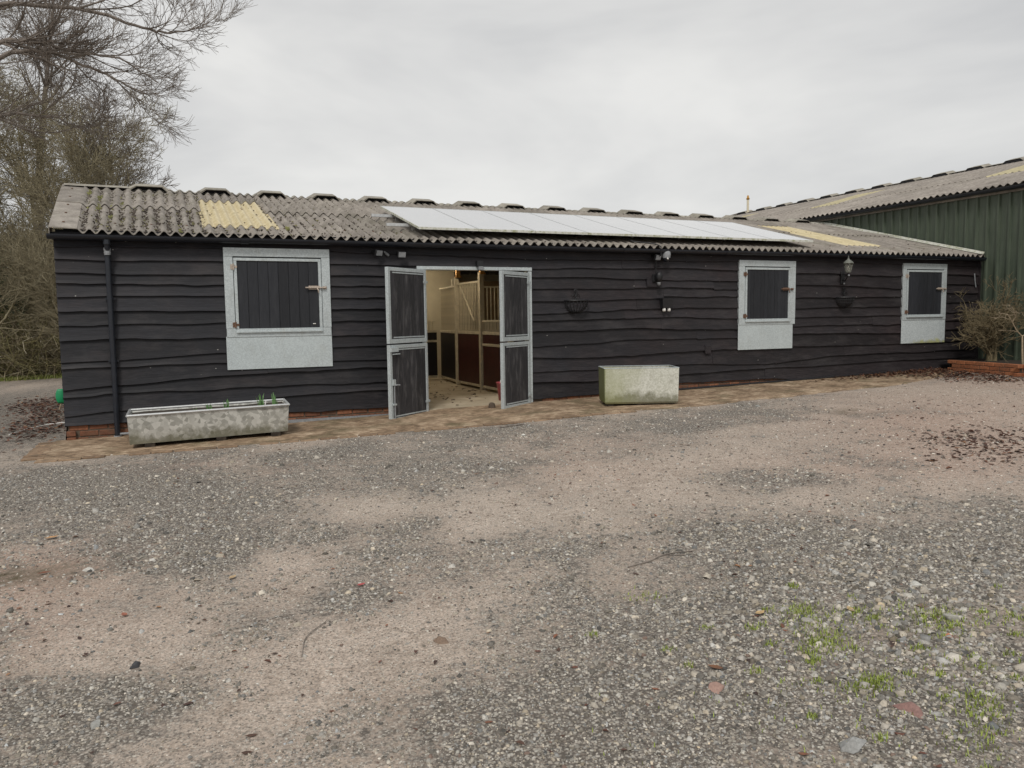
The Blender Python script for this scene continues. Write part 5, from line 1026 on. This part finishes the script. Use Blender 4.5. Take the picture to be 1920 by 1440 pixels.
# ------------------------------------------------------------------ debris and moss on the stable roof
rgd = np.random.default_rng(9); pts = []
for k in range(int((XR-XL)/CP)):
    xt = X0C+CP*k
    if xt < XL+.32: continue
    left = xt < .5; m_ = (150 if left else (60 if xt < 3.3 else 34)); 
    if xt > 11.9: m_ = 46
    yy = rgd.uniform(-.1, RY-.2, m_)
    for y in yy:
        if (3.4 < xt < 11.8) and 0.0 < y < 2.5: continue
        if (.42 < xt < 1.40 or 13.2 < xt < 14.2) and .6 < y < 3.45 and rgd.uniform() > .12: continue
        off = rgd.normal(0, .024); pts.append((xsk(xt+off, y), y, zroof(xt, y)-.022+abs(off)*.9))
pts = np.array(pts); n = len(pts); C = np.where(rgd.uniform(0,1,(n,1)) < .85, np.array([[.075,.060,.048]]), np.array([[.14,.13,.06]]))*rgd.uniform(.6,1.4,(n,1))
tag(stones('roof_debris', pts, rgd.uniform(.009,.026,n), C, M['moss'], .6, 9, .15), 'dark crumbs of moss and cones lying in the corrugations', 'debris', kind='stuff')
mp_ = []
for (x, y, s, k) in [(-1.0,2.2,.12,60),(-1.0,3.3,.1,70),(-.75,2.6,.08,40),(-.45,2.3,.06,30),(.02,.15,.05,40),(-1.15,3.9,.1,50),(-.8,1.2,.05,16),(1.6,.6,.06,25)]:
    q = rgd.normal(0, 1, (k, 2))*np.array([s*.5, s*1.6])+np.array([x, y]); mp_.append(np.column_stack([[xsk(a, b) for a, b in q], q[:, 1], [zroof(a, b)-.012+.0*a for a, b in q]]))
mp_ = np.concatenate(mp_); n = len(mp_); tag(stones('roof_moss', mp_, rgd.uniform(.014,.032,n), np.array([[.16,.16,.055]])*rgd.uniform(.6,1.5,(n,1)), M['moss'], .9, 12, .3), 'yellow green moss cushions on the left end of the roof', 'moss', kind='stuff')
# ------------------------------------------------------------------ trees
class Tubes:
    def __init__(s): s.V = []; s.F = []; s.C = []; s.n = 0
    def add(s, pts, rad, k=3, col=None):
        P_ = np.asarray(pts, float); m_ = len(P_); D = np.gradient(P_, axis=0); D /= np.maximum(np.linalg.norm(D, axis=1, keepdims=True), 1e-9)
        ref = np.array([0,0,1.]) if abs(D[0, 2]) < .85 else np.array([1.,0,0]); A = np.cross(D, ref); A /= np.maximum(np.linalg.norm(A, axis=1, keepdims=True), 1e-9); B_ = np.cross(D, A)
        t = np.arange(k)*2*np.pi/k; R_ = np.asarray(rad, float)[:, None, None]
        V = P_[:, None]+R_*(A[:, None]*np.cos(t)[None, :, None]+B_[:, None]*np.sin(t)[None, :, None]); s.V.append(V.reshape(-1, 3))
        i, j = np.meshgrid(np.arange(m_-1), np.arange(k), indexing='ij'); a = (i*k+j).ravel(); b = (i*k+(j+1) % k).ravel(); s.F.append(np.stack([a, b, b+k, a+k], 1)+s.n); s.n += m_*k
        if col is not None: s.C.append(np.repeat(np.array([col]), m_*k, 0))
    def mesh(s, name, mat, smooth=True): return np_mesh(name, np.concatenate(s.V), np.concatenate(s.F), mat, np.concatenate(s.C) if s.C else None, smooth)
def curve(p, d, L_, n, rg, wig=.12, up=0.0, grav=0.0):
    pts = [np.array(p, float)]; d = np.array(d, float); d /= np.linalg.norm(d)
    for i in range(n):
        d = d+rg.normal(0, wig, 3); d[2] += up*(i/n)+grav; d /= np.linalg.norm(d); pts.append(pts[-1]+d*L_/n)
    return np.array(pts)
def branch_out(T_, pts, rad, lvl, maxl, rg, cfg):
    if lvl >= maxl: return
    n_ch = cfg['n'][lvl]; Lp = np.linalg.norm(np.diff(pts, axis=0), axis=1).sum()
    for c_ in range(n_ch):
        t = rg.uniform(.15 if lvl else cfg.get('t0', .25), 1.0)*(len(pts)-1); i = min(int(t), len(pts)-2); p = pts[i]+(pts[i+1]-pts[i])*(t-i); d0 = pts[i+1]-pts[i]; d0 /= np.linalg.norm(d0)
        r0 = (rad[i]+(rad[i+1]-rad[i])*(t-i)); side = rg.normal(0, 1, 3); side -= d0*side.dot(d0); side /= np.linalg.norm(side); side[2] *= cfg.get('flat', .7)
        d = d0*rg.uniform(.55,1.1)+side*rg.uniform(.5,.9); L_ = cfg['len'][lvl]*rg.uniform(.6,1.2)*(1.15-.65*t/(len(pts)-1)); m_ = 6 if lvl < 2 else (4 if lvl == 2 else 2)
        cp = curve(p, d, L_, m_, rg, cfg.get('wig', .13), cfg.get('up', .2), cfg.get('grav', 0)); r1 = max(min(r0*.62, cfg['r'][lvl]), cfg['rmin']); cr_ = np.linspace(r1, max(cfg['rmin']*.65, r1*.3), m_+1)
        T_.add(cp, cr_, 5 if lvl == 0 else (4 if lvl == 1 else 3)); branch_out(T_, cp, cr_, lvl+1, maxl, rg, cfg)
def tree(x, y, H_, r, lean, seed, label, cfg, mat='bark', name='bare_tree', limbs=None, forks=7):
    rg = np.random.default_rng(seed); z = float(gz(x, y))-.15; z = max(z, bank_z(x, y)-.1); trunk = curve((0,0,0), (lean[0], lean[1], 1), H_, 9, rg, .05, .0); tr = np.linspace(r, r*.18, 10); tr[0] *= 1.35
    e = empty(name, (x, y, z), label, 'tree', 'bare winter trees behind the stable'); a = Tubes(); a.add(trunk, tr, 10); link('trunk', a.mesh('trunk', M[mat]), e)
    T_ = Tubes(); 
    if limbs:
        for L_ in limbs:
            P_ = np.array([(q[0]-x, q[1]-y, q[2]-z) for q in L_]); P_ = np.array(cordpts([Vector(q) for q in P_], 0)); P_[1:-1] += rg.normal(0,.02,(len(P_)-2,3)); rr = np.linspace(.068,.010,len(P_)); T_.add(P_, rr, 6); branch_out(T_, P_, rr, 1, 4, rg, cfg)
    branch_out(T_, trunk, tr, 0, cfg.get('depth', 4), rg, cfg)
    link('crown', T_.mesh('crown', M[mat]), e); return e
def bank_z(x, y):
    x = np.asarray(x, float); y = np.asarray(y, float); t = np.clip((y-16.6)/7.0, 0, 1); t = t*t*(3-2*t); u_ = np.clip((-1.0-x)/2.2+.6, 0, 1)
    r_ = (4.4*t+.35*(fbm(x*.6, y*.6, 77, 4)-.5)*np.clip((y-16.2)/2, 0, 1))*u_-.02*(1-np.clip((y-16.4), 0, 1)); return gplane(x)+r_-.3*(1-u_)
bxs = np.arange(-30, 3.6, .4); bys = np.arange(16.2, 40, .4); BX, BY = np.meshgrid(bxs, bys); V = np.stack([BX.ravel(), BY.ravel(), bank_z(BX, BY).ravel()], 1); nx_ = len(bxs); I, J = np.meshgrid(np.arange(nx_-1), np.arange(len(bys)-1)); b = (J*nx_+I).ravel()
tag(link('embankment', np_mesh('embankment', V, np.stack([b, b+1, b+nx_+1, b+nx_], 1), M['bank'], smooth=True)), kind='structure')
cfgA = dict(n=[0, 19, 9, 5], len=[2, 1.9, 1.0, .42], r=[.08, .026, .011, .007], rmin=.005, wig=.11, up=.28, flat=.6, depth=0)
L8 = [[(-6.9,8.6,6.6),(-5.0,8.3,7.7),(-3.3,8.0,8.33),(-1.61,8,8.44),(-.45,8,8.23),(.21,8,8.2),(.94,8,8.52)],
      [(-6.9,8.6,5.8),(-5.0,8.4,6.9),(-3.28,8,7.28),(-2.58,8,7.48),(-1.57,8,7.25),(-.74,8,6.87),(-.45,8,6.75)],
      [(-6.9,8.6,6.2),(-4.8,8.3,7.3),(-3.26,8.1,7.62),(-2.67,8,7.66),(-1.97,8,7.55),(-1.03,8,7.49),(-.21,8,7.05)],
      [(-6.9,8.6,7.4),(-4.6,8.9,8.7),(-3.2,9,9.1),(-2.0,9.0,9.2),(-1.0,9,9.25),(-.2,9,9.7)],
      [(-6.9,8.6,5.0),(-4.8,9.0,5.9),(-3.6,9.2,6.3),(-2.6,9.3,6.4),(-1.7,9.3,6.1)],
      [(-6.9,8.6,7.9),(-5.2,8.0,9.4),(-3.9,7.6,9.8),(-2.6,7.4,9.7),(-1.6,7.3,9.9)]]
tree(-7.4, 8.7, 10.5, .26, (0,0), 21, 'big beech at the left edge reaching long drooping boughs over the sky', cfgA, 'bark2', limbs=L8)
cfgB = dict(n=[19, 8, 6, 4], len=[3.2, 1.7, .95, .5], r=[.055, .024, .012, .008], rmin=.007, wig=.12, up=.22, flat=.85, t0=.18)
cfgD = dict(n=[20, 9, 6, 4], len=[2.7, 1.5, .85, .45], r=[.045, .020, .010, .007], rmin=.0065, wig=.13, up=.12, flat=.9, t0=.1)
tree(-5.5, 15.0, 8.2, .075, (.12,0), 31, 'dense bare tree with mossy trunk standing close to the left edge', cfgD, 'bark')
tree(-3.7, 15.8, 7.6, .08, (.10,0), 32, 'bare tree behind the left end of the roof, twigs very dense', cfgD, 'bark')
tree(-2.6, 17.0, 7.0, .09, (.03,0), 33, 'slender bare tree rising just right of the left roof end', dict(cfgB, len=[2.4,1.4,.85,.45]), 'bark2')
tree(-2.9, 13.6, 5.6, .06, (-.05,0), 38, 'low thicket like bare tree just behind the left roof corner', dict(cfgD, n=[18,9,7,4]), 'bark')
tree(-4.3, 18.2, 7.9, .08, (.02,0), 39, 'bare tree with very dense crown between its slender neighbours', cfgD, 'bark')
tree(-2.3, 21.5, 6.6, .08, (.04,0), 34, 'thin bare tree furthest to the right behind the ridge', dict(cfgB, n=[13,7,6,4], len=[2.4,1.4,.8,.45]), 'bark2')
tree(-7.2, 19.5, 11, .2, (.12,0), 36, 'tall bare tree at the back, partly outside the left edge', cfgB, 'bark')
tree(-4.9, 21.5, 10.0, .17, (.08,0), 37, 'tall bare tree on top of the bank', cfgB, 'bark2')
# tangled brush on the bank: nobody could count the stems
T_ = Tubes(); rgb = np.random.default_rng(55)
for i in range(6800):
    y = 15.9+6.6*rgb.uniform(0, 1)**1.4; x = rgb.uniform(-9.0, -.6)*(1 if y > 17 else 1); z = float(bank_z(x, y)); h = rgb.uniform(.6, 2.4)
    if x > -2.3: h *= .75
    d = np.array([rgb.normal(0,.55), rgb.normal(-.25,.5), rgb.uniform(.35,1.0)]); c_ = curve((x, y, z-.05), d, h*1.5, 5, rgb, .22, -.05, -.12); r_ = rgb.uniform(.009,.020)
    tone = rgb.uniform(.6,1.4); col = np.array([(.29,.255,.125),(.24,.22,.10),(.38,.33,.21),(.21,.17,.11)][rgb.integers(4)])*tone
    if rgb.uniform() < .05: col = np.array((.50,.45,.33))
    T_.add(c_, np.linspace(r_, r_*.35, 6), 3, col)
    for k in range(4):
        j = rgb.integers(1, 5); c2 = curve(c_[j], d*.4+rgb.normal(0,.8,3), rgb.uniform(.3,1.0), 2, rgb, .25, 0, -.04); T_.add(c2, np.linspace(r_*.5, .005, 3), 3, col*rgb.uniform(.8,1.2))
tag(link('bank_brush', T_.mesh('bank_brush', M['brush'])), 'tangle of olive brown bare stems covering the bank at far left', 'brush', kind='stuff')
# a few evergreen ivy clumps in the brush
rgi = np.random.default_rng(66); iv = []
for (x, y, z, s, k) in [(-5.2,15.9,3.3,.45,600),(-4.7,15.9,2.2,.35,350)]:
    iv.append(rgi.normal(0, 1, (k, 3))*s*np.array([.9,.5,.7])+np.array([x, y, z]))
iv = np.concatenate(iv); n = len(iv); base = np.array([(-1,0,0),(0,-.6,0),(1,0,0),(0,.6,0)]); q = rgi.normal(0, 1, (n, 3, 3)); U_, _, Vt = np.linalg.svd(q); R_ = U_ @ Vt; V = (np.einsum('nij,kj->nki', R_, base)*rgi.uniform(.03,.055,(n,1,1))+iv[:, None]).reshape(-1, 3); F = np.arange(n*4).reshape(-1, 4)
tag(link('ivy_leaves', np_mesh('ivy_leaves', V, F, M['leafmat'], np.repeat(np.array([[.03,.055,.02]])*rgi.uniform(.6,1.5,(n,1)), 4, 0))), 'dark green ivy leaves in the tangle at the far left', 'ivy', kind='stuff')
# ------------------------------------------------------------------ shrub and sapling in the brick bed
e = empty('bare_shrub', (15.78, -.80, .50), 'bare rounded twiggy shrub growing in the brick bed', 'shrub'); rgs = np.random.default_rng(77)
S1 = Tubes(); S2_ = Tubes()
S1.add([(0,0,0),(.02,0,.15),(.0,.01,.32)], [.075,.065,.045], 9); S1.add([(.1,-.05,0),(.13,-.04,.25)], [.05,.03], 7)
cfgS = dict(n=[0,5,4,3], len=[.5,.62,.36,.2], r=[.02,.012,.008,.006], rmin=.0052, wig=.24, up=.0, flat=1.0, grav=.0)
for i in range(26):
    a = rgs.uniform(0, 6.283); el = rgs.uniform(.25, 1.4); d = np.array([math.cos(a)*math.cos(el), math.sin(a)*math.cos(el), math.sin(el)]); L_ = rgs.uniform(.65, 1.1)*(1.25 if el > .9 else 1)
    c_ = curve((rgs.normal(0,.05), rgs.normal(0,.05), rgs.uniform(.1,.35)), d+np.array([0,0,.3]), L_, 6, rgs, .16, 0, .01); r_ = np.linspace(rgs.uniform(.012,.024), .006, 7); S2_.add(c_, r_, 5); branch_out(S2_, c_, r_, 1, 4, rgs, cfgS)
for d, L_ in (((-.9,-.15,.35),1.35), ((.3,-.2,1.0),1.55), ((.75,-.5,.75),1.35)):
    c_ = curve((0,0,.25), d, L_, 7, rgs, .08, 0, 0); r_ = np.linspace(.018,.005,8); S2_.add(c_, r_, 5); branch_out(S2_, c_, r_, 2, 4, rgs, cfgS)
link('stem', S1.mesh('stem', M['twig']), e); link('twigs', S2_.mesh('twigs', M['twig']), e)
e = empty('cut_sapling', (15.28, -1.85, .52), 'pale thin sapling stem bent over at its top, in the brick bed', 'sapling'); S1 = Tubes(); S1.add([(0,0,0),(-.03,0,.25),(-.04,.0,.45),(-.02,.02,.58)], [.022,.020,.017,.014], 7); link('stem', S1.mesh('stem', M['wood']), e)
S2_ = Tubes()
for P_ in ([(-.02,.02,.56),(-.15,.05,.68),(-.22,.1,.85),(-.33,.12,1.0),(-.5,.2,1.03)], [(-.02,.02,.57),(.1,-.05,.63),(.2,-.1,.68),(.35,-.2,.69)], [(-.22,.1,.85),(-.2,.05,.95),(-.25,0,1.05)]): 
    S2_.add(P_, np.linspace(.013,.006,len(P_)), 5); branch_out(S2_, np.array(P_, float), np.linspace(.013,.006,len(P_)), 2, 4, rgs, cfgS)
link('branch', S2_.mesh('branch', M['wood']), e)
for o in SC.objects: o.hide_render = False
print('OBJECTS', len(SC.objects), 'TRIS', sum(sum(len(p.vertices)-2 for p in o.data.polygons) if len(o.data.polygons) < 3000 else len(o.data.polygons)*(len(o.data.polygons[0].vertices)-2) for o in SC.objects if o.type == 'MESH'))
